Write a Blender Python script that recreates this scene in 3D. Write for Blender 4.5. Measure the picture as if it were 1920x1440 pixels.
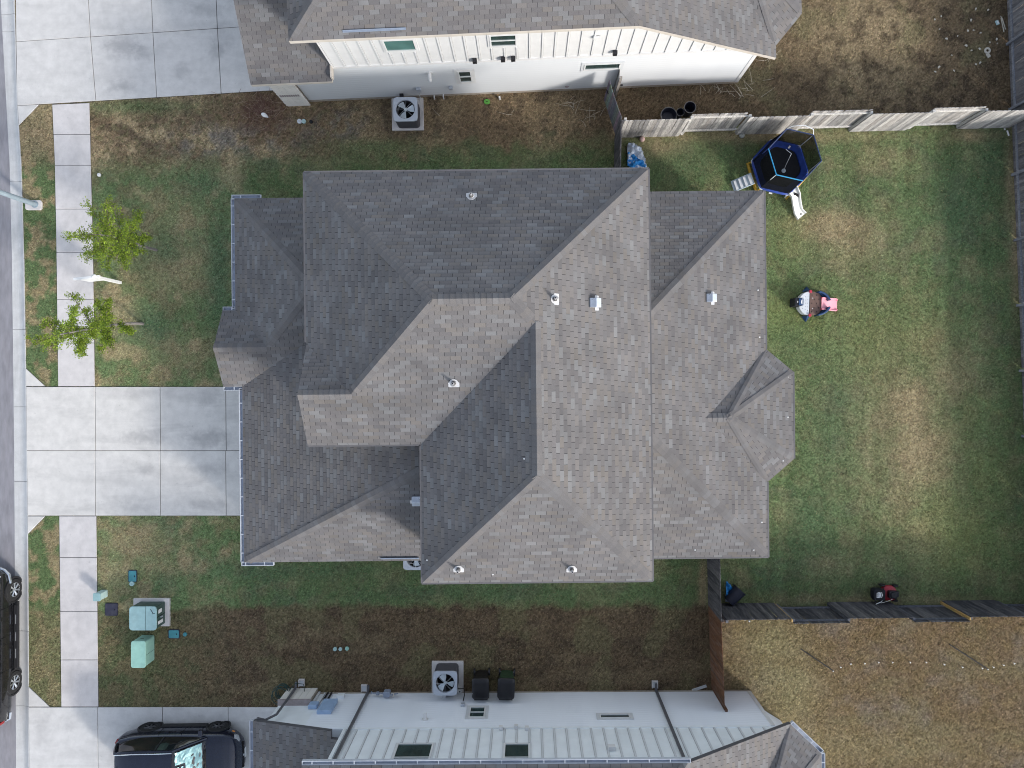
import bpy, bmesh, math, random
import numpy as np
from mathutils import Vector, Matrix

random.seed(7)
rng = np.random.default_rng(11)
scene = bpy.context.scene
for o in list(bpy.data.objects):
    bpy.data.objects.remove(o)
COL = scene.collection

# ------------------------------------------------------------------ camera, sky, sun, exposure
CAM_H, FPX, U0, V0 = 27.0, 1378.0, 988.0, 705.0      # drone height, focal length and nadir in photo pixels
cam_d = bpy.data.cameras.new('camera')
cam = bpy.data.objects.new('camera', cam_d)
COL.objects.link(cam)
cam.location = (0, 0, CAM_H)
cam_d.sensor_width = 36.0
cam_d.lens = 36.0 * FPX / 1920.0
cam_d.shift_x = -(U0 - 960.0) / 1920.0
cam_d.shift_y = -(720.0 - V0) / 1920.0
cam_d.clip_start = 0.1
cam_d.clip_end = 6000
scene.camera = cam

SUN_EL, SUN_AZ = math.radians(25), math.radians(-40)   # azimuth from +X
sun_dir = Vector((math.cos(SUN_EL) * math.cos(SUN_AZ), math.cos(SUN_EL) * math.sin(SUN_AZ), math.sin(SUN_EL)))
world = bpy.data.worlds.new('World')
scene.world = world
world.use_nodes = True
wn = world.node_tree
wn.nodes.clear()
sky = wn.nodes.new('ShaderNodeTexSky')
sky.sky_type = 'NISHITA'
sky.sun_disc = False
sky.sun_elevation = SUN_EL
sky.sun_rotation = math.atan2(sun_dir.x, sun_dir.y)
sky.air_density = 1.0
sky.dust_density = 1.5
sky.ozone_density = 1.0
hs = wn.nodes.new('ShaderNodeHueSaturation')
hs.inputs['Saturation'].default_value = 0.56
bg = wn.nodes.new('ShaderNodeBackground')
bg.inputs['Strength'].default_value = 0.15
wo = wn.nodes.new('ShaderNodeOutputWorld')
wn.links.new(sky.outputs[0], hs.inputs['Color'])
wn.links.new(hs.outputs[0], bg.inputs['Color'])
wn.links.new(bg.outputs[0], wo.inputs['Surface'])
sun_d = bpy.data.lights.new('sun', 'SUN')
sun_d.energy = 1.45
sun_d.angle = math.radians(7.0)
sun_d.color = (1.0, 0.955, 0.90)
sun = bpy.data.objects.new('sun', sun_d)
COL.objects.link(sun)
sun.rotation_euler = sun_dir.to_track_quat('Z', 'Y').to_euler()
sun.location = sun_dir * 60
scene.view_settings.view_transform = 'Standard'
scene.view_settings.look = 'None'
scene.view_settings.gamma = 1.0
scene.view_settings.exposure = 1.1
scene.view_settings.use_curve_mapping = False
scene.cycles.filter_width = 1.0
scene.cycles.max_bounces = 6
scene.cycles.diffuse_bounces = 3
scene.cycles.glossy_bounces = 3
scene.cycles.transparent_max_bounces = 8
scene.cycles.caustics_reflective = False
scene.cycles.caustics_refractive = False


# ------------------------------------------------------------------ helpers
def P(u, v, z=0.0):
    """the world point at height z that the drone sees at photo pixel (u, v)"""
    k = (CAM_H - z) / FPX
    return Vector(((u - U0) * k, (V0 - v) * k, z))


def to_px(x, y, z):
    k = FPX / (CAM_H - z)
    return U0 + x * k, V0 - y * k


def tag(o, label=None, cat=None, group=None, kind=None):
    if label: o['label'] = label
    if cat: o['category'] = cat
    if group: o['group'] = group
    if kind: o['kind'] = kind
    return o


def thing(name, label, cat, loc=(0, 0, 0), rz=0.0, group=None):
    o = bpy.data.objects.new(name, None)
    o.empty_display_size = 0.2
    COL.objects.link(o)
    o.location = loc
    o.rotation_euler = (0, 0, rz)
    return tag(o, label, cat, group)


def add_obj(name, me, parent=None, basis=None, color=None):
    o = bpy.data.objects.new(name, me)
    COL.objects.link(o)
    if parent is not None:
        o.parent = parent
    if basis is not None:
        o.matrix_basis = basis
    if color is not None:
        o.color = (*color, 1.0)
    return o


def copy_tree(o, parent=None):
    c = o.copy()
    COL.objects.link(c)
    c.parent = parent
    for ch in list(o.children):
        copy_tree(ch, c)
    return c


class MB:
    """collects shapes into one mesh"""
    def __init__(s):
        s.v, s.f, s.m = [], [], []

    def add(s, verts, faces, mi=0):
        b = len(s.v)
        s.v += [tuple(p) for p in verts]
        s.f += [tuple(b + i for i in f) for f in faces]
        s.m += [mi] * len(faces)
        return s

    def box(s, c, d, rz=0.0, mi=0, M=None):
        hx, hy, hz = d[0] / 2, d[1] / 2, d[2] / 2
        R = Matrix.Rotation(rz, 3, 'Z') if M is None else M
        vs = []
        for z in (-hz, hz):
            for x, y in ((-hx, -hy), (hx, -hy), (hx, hy), (-hx, hy)):
                vs.append(R @ Vector((x, y, z)) + Vector(c))
        return s.add(vs, [(3, 2, 1, 0), (4, 5, 6, 7), (0, 1, 5, 4), (1, 2, 6, 5), (2, 3, 7, 6), (3, 0, 4, 7)], mi)

    def prism(s, poly, z0, z1, mi=0, ms=None):
        """poly counter-clockwise [(x, y)]; z0, z1 number or function of x, y"""
        a = sum(poly[i][0] * poly[(i + 1) % len(poly)][1] - poly[(i + 1) % len(poly)][0] * poly[i][1] for i in range(len(poly)))
        if a < 0: poly = poly[::-1]
        n = len(poly)
        f0 = z0 if callable(z0) else (lambda x, y: z0)
        f1 = z1 if callable(z1) else (lambda x, y: z1)
        vs = [(x, y, f0(x, y)) for x, y in poly] + [(x, y, f1(x, y)) for x, y in poly]
        s.add(vs, [tuple(range(n, 2 * n))], mi)
        b = len(s.v) - 2 * n
        sides = [(i, (i + 1) % n, n + (i + 1) % n, n + i) for i in range(n)] + [tuple(range(n - 1, -1, -1))]
        s.f += [tuple(b + i for i in f) for f in sides]
        s.m += [mi if ms is None else ms] * len(sides)
        return s

    def prism_xz(s, poly, y0, y1, mi=0):
        """poly in the x-z plane, extruded along y"""
        n = len(poly)
        vs = [(x, y0, z) for x, z in poly] + [(x, y1, z) for x, z in poly]
        return s.add(vs, [tuple(range(n)), tuple(range(2 * n - 1, n - 1, -1))] + [(i, n + i, n + (i + 1) % n, (i + 1) % n) for i in range(n)], mi)

    def tube(s, pts, r, n=8, mi=0, cap=True):
        pts = [Vector(p) for p in pts]
        rs = r if isinstance(r, (list, tuple)) else [r] * len(pts)
        rings = []
        up = None
        for i, p in enumerate(pts):
            t = (pts[min(i + 1, len(pts) - 1)] - pts[max(i - 1, 0)]).normalized()
            if up is None:
                up = t.orthogonal().normalized()
            a = (up - t * up.dot(t))
            a = a.normalized() if a.length > 1e-5 else t.orthogonal().normalized()
            up = a
            b = t.cross(a)
            rings.append([p + (a * math.cos(2 * math.pi * k / n) + b * math.sin(2 * math.pi * k / n)) * rs[i] for k in range(n)])
        vs = [q for rg in rings for q in rg]
        fs = []
        for i in range(len(rings) - 1):
            for k in range(n):
                fs.append((i * n + k, i * n + (k + 1) % n, (i + 1) * n + (k + 1) % n, (i + 1) * n + k))
        if cap:
            fs.append(tuple(range(n - 1, -1, -1)))
            fs.append(tuple(range((len(rings) - 1) * n, len(rings) * n)))
        return s.add(vs, fs, mi)

    def cyl(s, c, r, h, n=20, mi=0, axis='Z', r2=None):
        c = Vector(c)
        d = {'Z': Vector((0, 0, 1)), 'X': Vector((1, 0, 0)), 'Y': Vector((0, 1, 0))}[axis]
        return s.tube([c, c + d * h], [r, r if r2 is None else r2], n, mi)

    def ring(s, c, r0, r1, h, n=24, mi=0, axis='Z'):
        c = Vector(c)
        A, B_, D = {'Z': ((1, 0, 0), (0, 1, 0), (0, 0, 1)), 'Y': ((1, 0, 0), (0, 0, 1), (0, 1, 0)), 'X': ((0, 1, 0), (0, 0, 1), (1, 0, 0))}[axis]
        A, B_, D = Vector(A), Vector(B_), Vector(D)
        vs = []
        for rr, hh in ((r0, 0), (r1, 0), (r1, h), (r0, h)):
            for k in range(n):
                a = 2 * math.pi * k / n
                vs.append(c + A * rr * math.cos(a) + B_ * rr * math.sin(a) + D * hh)
        fs = []
        for q in range(4):
            for k in range(n):
                fs.append((q * n + k, q * n + (k + 1) % n, ((q + 1) % 4) * n + (k + 1) % n, ((q + 1) % 4) * n + k))
        return s.add(vs, fs, mi)

    def sphere(s, c, r, n=16, mi=0, sq=(1, 1, 1)):
        c = Vector(c)
        vs, fs = [], []
        m = n // 2
        for i in range(m + 1):
            t = math.pi * i / m
            for k in range(n):
                a = 2 * math.pi * k / n
                vs.append(c + Vector((r * sq[0] * math.sin(t) * math.cos(a), r * sq[1] * math.sin(t) * math.sin(a), r * sq[2] * math.cos(t))))
        for i in range(m):
            for k in range(n):
                fs.append((i * n + k, (i + 1) * n + k, (i + 1) * n + (k + 1) % n, i * n + (k + 1) % n))
        return s.add(vs, fs, mi)

    def loft(s, rings, mi=0, closed=True, cap=True):
        n = len(rings[0])
        vs = [p for r in rings for p in r]
        fs = []
        for i in range(len(rings) - 1):
            for k in range(n if closed else n - 1):
                fs.append((i * n + k, i * n + (k + 1) % n, (i + 1) * n + (k + 1) % n, (i + 1) * n + k))
        if cap:
            fs.append(tuple(range(n - 1, -1, -1)))
            fs.append(tuple(range((len(rings) - 1) * n, len(rings) * n)))
        return s.add(vs, fs, mi)

    def mesh(s, name, mats, smooth=False, fix=True):
        me = bpy.data.meshes.new(name)
        me.from_pydata(s.v, [], s.f)
        if not isinstance(mats, (list, tuple)): mats = [mats]
        for m in mats: me.materials.append(m)
        if len(mats) > 1:
            me.polygons.foreach_set('material_index', s.m)
        if fix:
            bm = bmesh.new(); bm.from_mesh(me)
            bmesh.ops.remove_doubles(bm, verts=bm.verts, dist=1e-5)
            bmesh.ops.recalc_face_normals(bm, faces=bm.faces)
            bm.to_mesh(me); bm.free()
        if smooth:
            me.polygons.foreach_set('use_smooth', [True] * len(me.polygons))
            try: me.set_sharp_from_angle(angle=math.radians(38))
            except Exception: pass
        me.update()
        return me

    def build(s, name, mats, parent=None, smooth=False, bevel=0.0, loc=None, rz=0.0, color=None):
        o = add_obj(name, s.mesh(name, mats, smooth), parent, color=color)
        if loc is not None: o.location = loc
        if rz: o.rotation_euler = (0, 0, rz)
        if bevel:
            md = o.modifiers.new('bevel', 'BEVEL'); md.width = bevel; md.segments = 2; md.limit_method = 'ANGLE'; md.angle_limit = math.radians(40)
        return o


def rrect(cx, cy, w, h, r, n=4):
    out = []
    for (sx, sy, a0) in ((1, 1, 0), (-1, 1, 90), (-1, -1, 180), (1, -1, 270)):
        for k in range(n + 1):
            a = math.radians(a0 + 90 * k / n)
            out.append((cx + sx * (w / 2 - r) + r * math.cos(a), cy + sy * (h / 2 - r) + r * math.sin(a)))
    return out


# ------------------------------------------------------------------ materials
def new_mat(name):
    m = bpy.data.materials.new(name)
    m.use_nodes = True
    nt = m.node_tree
    bs = nt.nodes['Principled BSDF']
    return m, nt, bs


def nd(nt, t, **kw):
    n = nt.nodes.new(t)
    for k, v in kw.items():
        setattr(n, k, v)
    return n


def mixc(nt, fac, a, b, mode='MIX'):
    n = nd(nt, 'ShaderNodeMix', data_type='RGBA', blend_type=mode)
    for i, val in ((0, fac), (6, a), (7, b)):
        if hasattr(val, 'is_output') or hasattr(val, 'links'):
            nt.links.new(val, n.inputs[i])
        else:
            n.inputs[i].default_value = (*val, 1.0) if isinstance(val, tuple) and len(val) == 3 else val
    return n.outputs[2]


def noise(nt, vec, scale, detail=3.0, rough=0.55, lo=0.3, hi=0.7, out=(0.0, 1.0), dist=0.0):
    n = nd(nt, 'ShaderNodeTexNoise')
    n.inputs['Scale'].default_value = scale
    n.inputs['Detail'].default_value = detail
    n.inputs['Roughness'].default_value = rough
    n.inputs['Distortion'].default_value = dist
    if vec is not None: nt.links.new(vec, n.inputs['Vector'])
    r = nd(nt, 'ShaderNodeMapRange')
    r.inputs[1].default_value, r.inputs[2].default_value = lo, hi
    r.inputs[3].default_value, r.inputs[4].default_value = out
    nt.links.new(n.outputs[0], r.inputs[0])
    return r.outputs[0]


def coords(nt, scale=(1, 1, 1), world=False):
    if world:
        src = nd(nt, 'ShaderNodeNewGeometry').outputs['Position']
    else:
        src = nd(nt, 'ShaderNodeTexCoord').outputs['Object']
    mp = nd(nt, 'ShaderNodeMapping')
    mp.inputs['Scale'].default_value = scale
    nt.links.new(src, mp.inputs['Vector'])
    return mp.outputs[0]


def scale_color(nt, col, fac):
    """col * fac (fac a value socket)"""
    n = nd(nt, 'ShaderNodeVectorMath', operation='SCALE')
    if hasattr(col, 'links'): nt.links.new(col, n.inputs[0])
    else: n.inputs[0].default_value = col
    if hasattr(fac, 'links'): nt.links.new(fac, n.inputs[3])
    else: n.inputs[3].default_value = fac
    return n.outputs[0]


def bump(nt, bs, h, strength=0.3, dist=0.01):
    b = nd(nt, 'ShaderNodeBump')
    b.inputs['Strength'].default_value = strength
    b.inputs['Distance'].default_value = dist
    nt.links.new(h, b.inputs['Height'])
    nt.links.new(b.outputs[0], bs.inputs['Normal'])


def mat(name, col, rough=0.6, var=0.12, scale=6.0, metal=0.0, stretch=(1, 1, 1), dirt=0.0, dirt_col=(0.1, 0.09, 0.07), spec=0.4, coat=0.0, world=False):
    """plain surface with uneven tone, a little dirt and relief"""
    m, nt, bs = new_mat(name)
    vec = coords(nt, stretch, world)
    f = noise(nt, vec, scale, 4, out=(1 - var, 1 + var))
    c = scale_color(nt, col, f)
    if dirt:
        d = noise(nt, vec, scale * 0.45, 5, 0.65, 0.5, 0.75, (0, dirt))
        c = mixc(nt, d, c, dirt_col)
    nt.links.new(c, bs.inputs['Base Color'])
    r = noise(nt, vec, scale * 1.7, 2, out=(max(0.02, rough - 0.08), min(1, rough + 0.08)))
    nt.links.new(r, bs.inputs['Roughness'])
    bs.inputs['Metallic'].default_value = metal
    bs.inputs['Specular IOR Level'].default_value = spec
    if coat: 
        bs.inputs['Coat Weight'].default_value = coat
        bs.inputs['Coat Roughness'].default_value = 0.05
    return m


def obj_color_mat(name, rough=0.85, scale=(1, 1, 1), freq=8.0, var=0.25, bumpy=0.0, spec=0.2, blotch=None):
    """colour from the object's own colour, with grain"""
    m, nt, bs = new_mat(name)
    oi = nd(nt, 'ShaderNodeObjectInfo')
    vec = coords(nt, scale)
    add = nd(nt, 'ShaderNodeVectorMath', operation='ADD')
    sc = nd(nt, 'ShaderNodeVectorMath', operation='SCALE')
    sc.inputs[0].default_value = (37.0, 11.0, 23.0)
    nt.links.new(oi.outputs['Random'], sc.inputs[3])
    nt.links.new(vec, add.inputs[0]); nt.links.new(sc.outputs[0], add.inputs[1])
    f = noise(nt, add.outputs[0], freq, 4, out=(1 - var, 1 + var))
    c = scale_color(nt, oi.outputs['Color'], f)
    if blotch:
        d = noise(nt, add.outputs[0], blotch[0], 4, 0.6, 0.5, 0.75, (0, blotch[1]))
        c = mixc(nt, d, c, blotch[2])
    nt.links.new(c, bs.inputs['Base Color'])
    bs.inputs['Roughness'].default_value = rough
    bs.inputs['Specular IOR Level'].default_value = spec
    return m


def attr_mat(name, rough=0.9, freq=60.0, var=0.2, spec=0.2, blotch=None):
    m, nt, bs = new_mat(name)
    at = nd(nt, 'ShaderNodeAttribute', attribute_name='tint')
    vec = coords(nt, world=True)
    f = noise(nt, vec, freq, 3, out=(1 - var, 1 + var))
    c = scale_color(nt, at.outputs['Color'], f)
    if blotch:
        d = noise(nt, vec, blotch[0], 3, 0.6, 0.35, 0.7, (1 - blotch[1], 1 + blotch[1]))
        c = scale_color(nt, c, d)
    nt.links.new(c, bs.inputs['Base Color'])
    bs.inputs['Roughness'].default_value = rough
    bs.inputs['Specular IOR Level'].default_value = spec
    return m


def concrete(name, col, spots=(), smear=0.25, var=0.09, world_stretch=(0.35, 1.6, 1)):
    m, nt, bs = new_mat(name)
    v1 = coords(nt, world=True)
    v2 = coords(nt, world_stretch, True)
    c = scale_color(nt, col, noise(nt, v1, 3.0, 5, 0.6, out=(1 - var, 1 + var)))
    c = scale_color(nt, c, noise(nt, v1, 55.0, 2, out=(0.95, 1.05)))
    c = mixc(nt, noise(nt, v2, 1.1, 5, 0.62, 0.48, 0.78, (0, smear), 0.6), c, (0.19, 0.185, 0.19))
    c = mixc(nt, noise(nt, v1, 9.0, 4, 0.6, 0.66, 0.78, (0, 0.35)), c, (0.15, 0.145, 0.15))
    for (x, y, rx, ry, st) in spots:
        sub = nd(nt, 'ShaderNodeVectorMath', operation='SUBTRACT'); nt.links.new(v1, sub.inputs[0]); sub.inputs[1].default_value = (x, y, 0)
        ml = nd(nt, 'ShaderNodeVectorMath', operation='MULTIPLY'); nt.links.new(sub.outputs[0], ml.inputs[0]); ml.inputs[1].default_value = (1 / rx, 1 / ry, 0)
        ln = nd(nt, 'ShaderNodeVectorMath', operation='LENGTH'); nt.links.new(ml.outputs[0], ln.inputs[0])
        wob = noise(nt, v1, 3.5, 4, 0.65, 0.2, 0.8, (-0.55, 0.55))
        ad = nd(nt, 'ShaderNodeMath', operation='ADD'); nt.links.new(ln.outputs['Value'], ad.inputs[0]); nt.links.new(wob, ad.inputs[1])
        mr = nd(nt, 'ShaderNodeMapRange'); mr.interpolation_type = 'SMOOTHSTEP'
        mr.inputs[1].default_value, mr.inputs[2].default_value, mr.inputs[3].default_value, mr.inputs[4].default_value = 0.05, 1.25, st * 0.68, 0.0
        nt.links.new(ad.outputs[0], mr.inputs[0])
        c = mixc(nt, mr.outputs[0], c, (0.13, 0.13, 0.145))
    nt.links.new(c, bs.inputs['Base Color'])
    bs.inputs['Roughness'].default_value = 0.85
    bs.inputs['Specular IOR Level'].default_value = 0.25
    bump(nt, bs, noise(nt, v1, 40.0, 3), 0.15, 0.004)
    return m


M = {}
M['shingle'] = attr_mat('asphalt_shingle', 0.92, 140.0, 0.16, 0.15, (0.9, 0.12))
M['shingle_one'] = obj_color_mat('asphalt_shingle_tab', 0.92, freq=60.0, var=0.14, spec=0.15)
M['deck'] = mat('roof_underlayment', (0.026, 0.026, 0.030), 0.95, 0.2, 5)
M['fascia_grey'] = mat('fascia_grey', (0.26, 0.25, 0.25), 0.6, 0.08, 3)
M['fascia_beige'] = mat('fascia_beige', (0.50, 0.46, 0.41), 0.6, 0.08, 3)
M['fascia_dark'] = mat('fascia_charcoal', (0.085, 0.085, 0.095), 0.6, 0.12, 3)
M['white'] = mat('white_paint', (0.625, 0.63, 0.63), 0.5, 0.05, 3, dirt=0.12, dirt_col=(0.5, 0.47, 0.42))
M['siding'] = mat('white_siding', (0.61, 0.63, 0.65), 0.6, 0.05, 2.0, stretch=(0.4, 1, 4), dirt=0.15, dirt_col=(0.52, 0.51, 0.48))
M['siding_grey'] = mat('pale_grey_siding', (0.76, 0.80, 0.85), 0.6, 0.05, 2.0, stretch=(0.4, 1, 4), dirt=0.15, dirt_col=(0.55, 0.56, 0.57))
M['panel_grey'] = mat('pale_grey_panel', (0.74, 0.78, 0.80), 0.6, 0.05, 2.0, dirt=0.12, dirt_col=(0.45, 0.44, 0.42))
M['trim_grey'] = mat('window_trim_grey', (0.56, 0.58, 0.60), 0.6, 0.05, 4)
M['gutter'] = mat('white_gutter', (0.48, 0.51, 0.56), 0.35, 0.06, 4, dirt=0.15, dirt_col=(0.2, 0.2, 0.2))
M['gutter_in'] = mat('gutter_trough', (0.30, 0.34, 0.42), 0.5, 0.2, 6)
M['downspout'] = mat('charcoal_downspout', (0.10, 0.10, 0.11), 0.45, 0.1, 4)
M['galv'] = mat('galvanised_steel', (0.52, 0.56, 0.62), 0.35, 0.1, 9, metal=0.55)
M['drip'] = mat('drip_edge_metal', (0.125, 0.120, 0.122), 0.5, 0.1, 6)
M['diverter'] = mat('diverter_metal', (0.28, 0.33, 0.41), 0.45, 0.1, 8, metal=0.2)
M['meter_blue'] = mat('meter_sky_reflection', (0.30, 0.42, 0.60), 0.4, 0.08, 6)  # sky reflection put into the base colour as blue
M['boot'] = mat('vent_flashing', (0.52, 0.52, 0.53), 0.4, 0.08, 12, metal=0.2)
M['lead'] = mat('vent_pipe_grey', (0.16, 0.155, 0.15), 0.7, 0.2, 14)
M['black'] = mat('black_plastic', (0.012, 0.012, 0.016), 0.45, 0.2, 8)
M['hole'] = mat('dark_opening', (0.004, 0.004, 0.005), 0.9, 0.1, 8)
M['glass'] = mat('window_glass', (0.028, 0.052, 0.052), 0.06, 0.35, 2.2, spec=0.9)
M['glass_teal'] = mat('window_glass_teal', (0.075, 0.165, 0.155), 0.08, 0.2, 2.2, spec=0.9)
M['foundation'] = mat('foundation_concrete', (0.36, 0.32, 0.27), 0.9, 0.15, 6, dirt=0.3)
M['brick_white'] = mat('painted_brick', (0.72, 0.69, 0.64), 0.8, 0.08, 7, dirt=0.3, dirt_col=(0.5, 0.42, 0.33))
M['sill_brown'] = mat('brick_sill', (0.30, 0.26, 0.26), 0.85, 0.15, 9)
M['wood'] = obj_color_mat('weathered_wood', 0.9, (6, 6, 0.8), 5.0, 0.38, spec=0.15, blotch=(1.5, 0.35, (0.30, 0.29, 0.28, 1)))
M['drive_n'] = concrete('driveway_concrete_stained', (0.575, 0.56, 0.54),
    [(P(228, 88).x, P(228, 88).y, 0.75, 0.5, 0.55), (P(268, 100).x, P(268, 100).y, 0.4, 0.3, 0.45), (P(230, 162).x, P(230, 162).y, 0.6, 0.32, 0.5),
     (P(342, 133).x, P(342, 133).y, 0.35, 0.35, 0.4), (P(405, 95).x, P(405, 95).y, 0.35, 0.45, 0.4), (P(385, 20).x, P(385, 20).y, 0.8, 0.3, 0.35), (P(420, 70).x, P(420, 70).y, 0.5, 0.7, 0.3)], 0.2)
M['drive_m'] = concrete('driveway_concrete', (0.61, 0.59, 0.56),
    [(P(265, 820).x, P(265, 820).y, 0.9, 0.32, 0.5), (P(390, 822).x, P(390, 822).y, 1.1, 0.42, 0.6), (P(262, 735).x, P(262, 735).y, 0.6, 0.25, 0.35), (P(388, 745).x, P(388, 745).y, 0.6, 0.35, 0.45),
     (P(270, 880).x, P(270, 880).y, 0.35, 0.25, 0.4), (P(395, 878).x, P(395, 878).y, 0.8, 0.28, 0.42), (P(390, 945).x, P(390, 945).y, 1.0, 0.22, 0.4), (P(250, 950).x, P(250, 950).y, 1.0, 0.25, 0.28)], 0.3)
M['drive_s'] = concrete('driveway_concrete_pale', (0.575, 0.565, 0.55), [(P(80, 1370).x, P(80, 1370).y, 0.4, 0.8, 0.25), (P(130, 1360).x, P(130, 1360).y, 0.3, 0.3, 0.3)], 0.22)
M['walk'] = concrete('sidewalk_concrete', (0.59, 0.56, 0.545), (), 0.22, world_stretch=(1.4, 0.7, 1))
M['curb'] = concrete('curb_concrete', (0.52, 0.52, 0.515), (), 0.35, world_stretch=(2.5, 0.25, 1))
M['asphalt'] = mat('street_asphalt', (0.235, 0.23, 0.25), 0.9, 0.16, 3.5, stretch=(2.0, 0.5, 1), dirt=0.35, dirt_col=(0.30, 0.28, 0.29), world=True)
M['joint'] = mat('joint_gap', (0.045, 0.043, 0.04), 0.95, 0.2, 9)

# ------------------------------------------------------------------ ground, street, paving
def interp(pts, v):
    """u (pixel column) of a line given as [(u, v)] at row v"""
    vs = [p[1] for p in pts]; us = [p[0] for p in pts]
    return np.interp(v, vs, us)


CURB_BACK = [(27, -250), (27, 0), (33, 200), (40, 310), (45, 480), (49, 720), (52, 960), (54, 1330), (56, 1700)]
GUTTER_EDGE = [(-4, -250), (-1, 0), (10, 200), (16, 310), (20, 480), (23, 720), (25, 960), (28, 1440), (30, 1700)]


def curb_x(y):
    v = V0 - np.asarray(y) * FPX / CAM_H
    return (interp(CURB_BACK, v) - U0) * CAM_H / FPX


def gutter_x(y):
    v = V0 - np.asarray(y) * FPX / CAM_H
    return (interp(GUTTER_EDGE, v) - U0) * CAM_H / FPX


def pnoise(x, y, seed):
    """gradient noise, about 0..1"""
    r = np.random.default_rng(seed)
    ang = r.random((256, 256)) * 2 * np.pi
    gx, gy = np.cos(ang), np.sin(ang)
    xi = np.floor(x).astype(int); yi = np.floor(y).astype(int)
    fx = x - xi; fy = y - yi
    def dot(ix, iy, dx, dy):
        a_, b_ = ix % 256, iy % 256
        return gx[a_, b_] * dx + gy[a_, b_] * dy
    u = fx ** 3 * (fx * (fx * 6 - 15) + 10); v = fy ** 3 * (fy * (fy * 6 - 15) + 10)
    n00 = dot(xi, yi, fx, fy); n10 = dot(xi + 1, yi, fx - 1, fy); n01 = dot(xi, yi + 1, fx, fy - 1); n11 = dot(xi + 1, yi + 1, fx - 1, fy - 1)
    return 0.5 + 0.85 * ((n00 * (1 - u) + n10 * u) * (1 - v) + (n01 * (1 - u) + n11 * u) * v)


def fbm(x, y, seed, oct=4, gain=0.55):
    s = 0; a = 1; t = 0
    for i in range(oct):
        ca, sa = math.cos(0.6 + 1.1 * i), math.sin(0.6 + 1.1 * i)
        xr, yr = (x * ca - y * sa) * 2 ** i + 17.3 * i, (x * sa + y * ca) * 2 ** i + 5.1 * i
        s = s + a * pnoise(xr, yr, seed + i)
        t += a; a *= gain
    return s / t


def sm(a, b, x):
    t = np.clip((x - a) / (b - a), 0, 1)
    return t * t * (3 - 2 * t)


def blob(u, v, cu, cv, ru, rv):
    return np.exp(-(((u - cu) / ru) ** 2 + ((v - cv) / rv) ** 2))


GREEN = np.array((0.140, 0.196, 0.088))
DEEP = np.array((0.090, 0.152, 0.082))
LIME = np.array((0.215, 0.245, 0.090))
TAN = np.array((0.385, 0.300, 0.180))
BROWN = np.array((0.190, 0.138, 0.086))
DARKB = np.array((0.112, 0.084, 0.058))
GOLD = np.array((0.202, 0.148, 0.080))
GREY = np.array((0.23, 0.21, 0.19))
OLIVE = np.array((0.215, 0.192, 0.104))


def mixa(a, b, t):
    return a * (1 - t[..., None]) + b * t[..., None]


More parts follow.
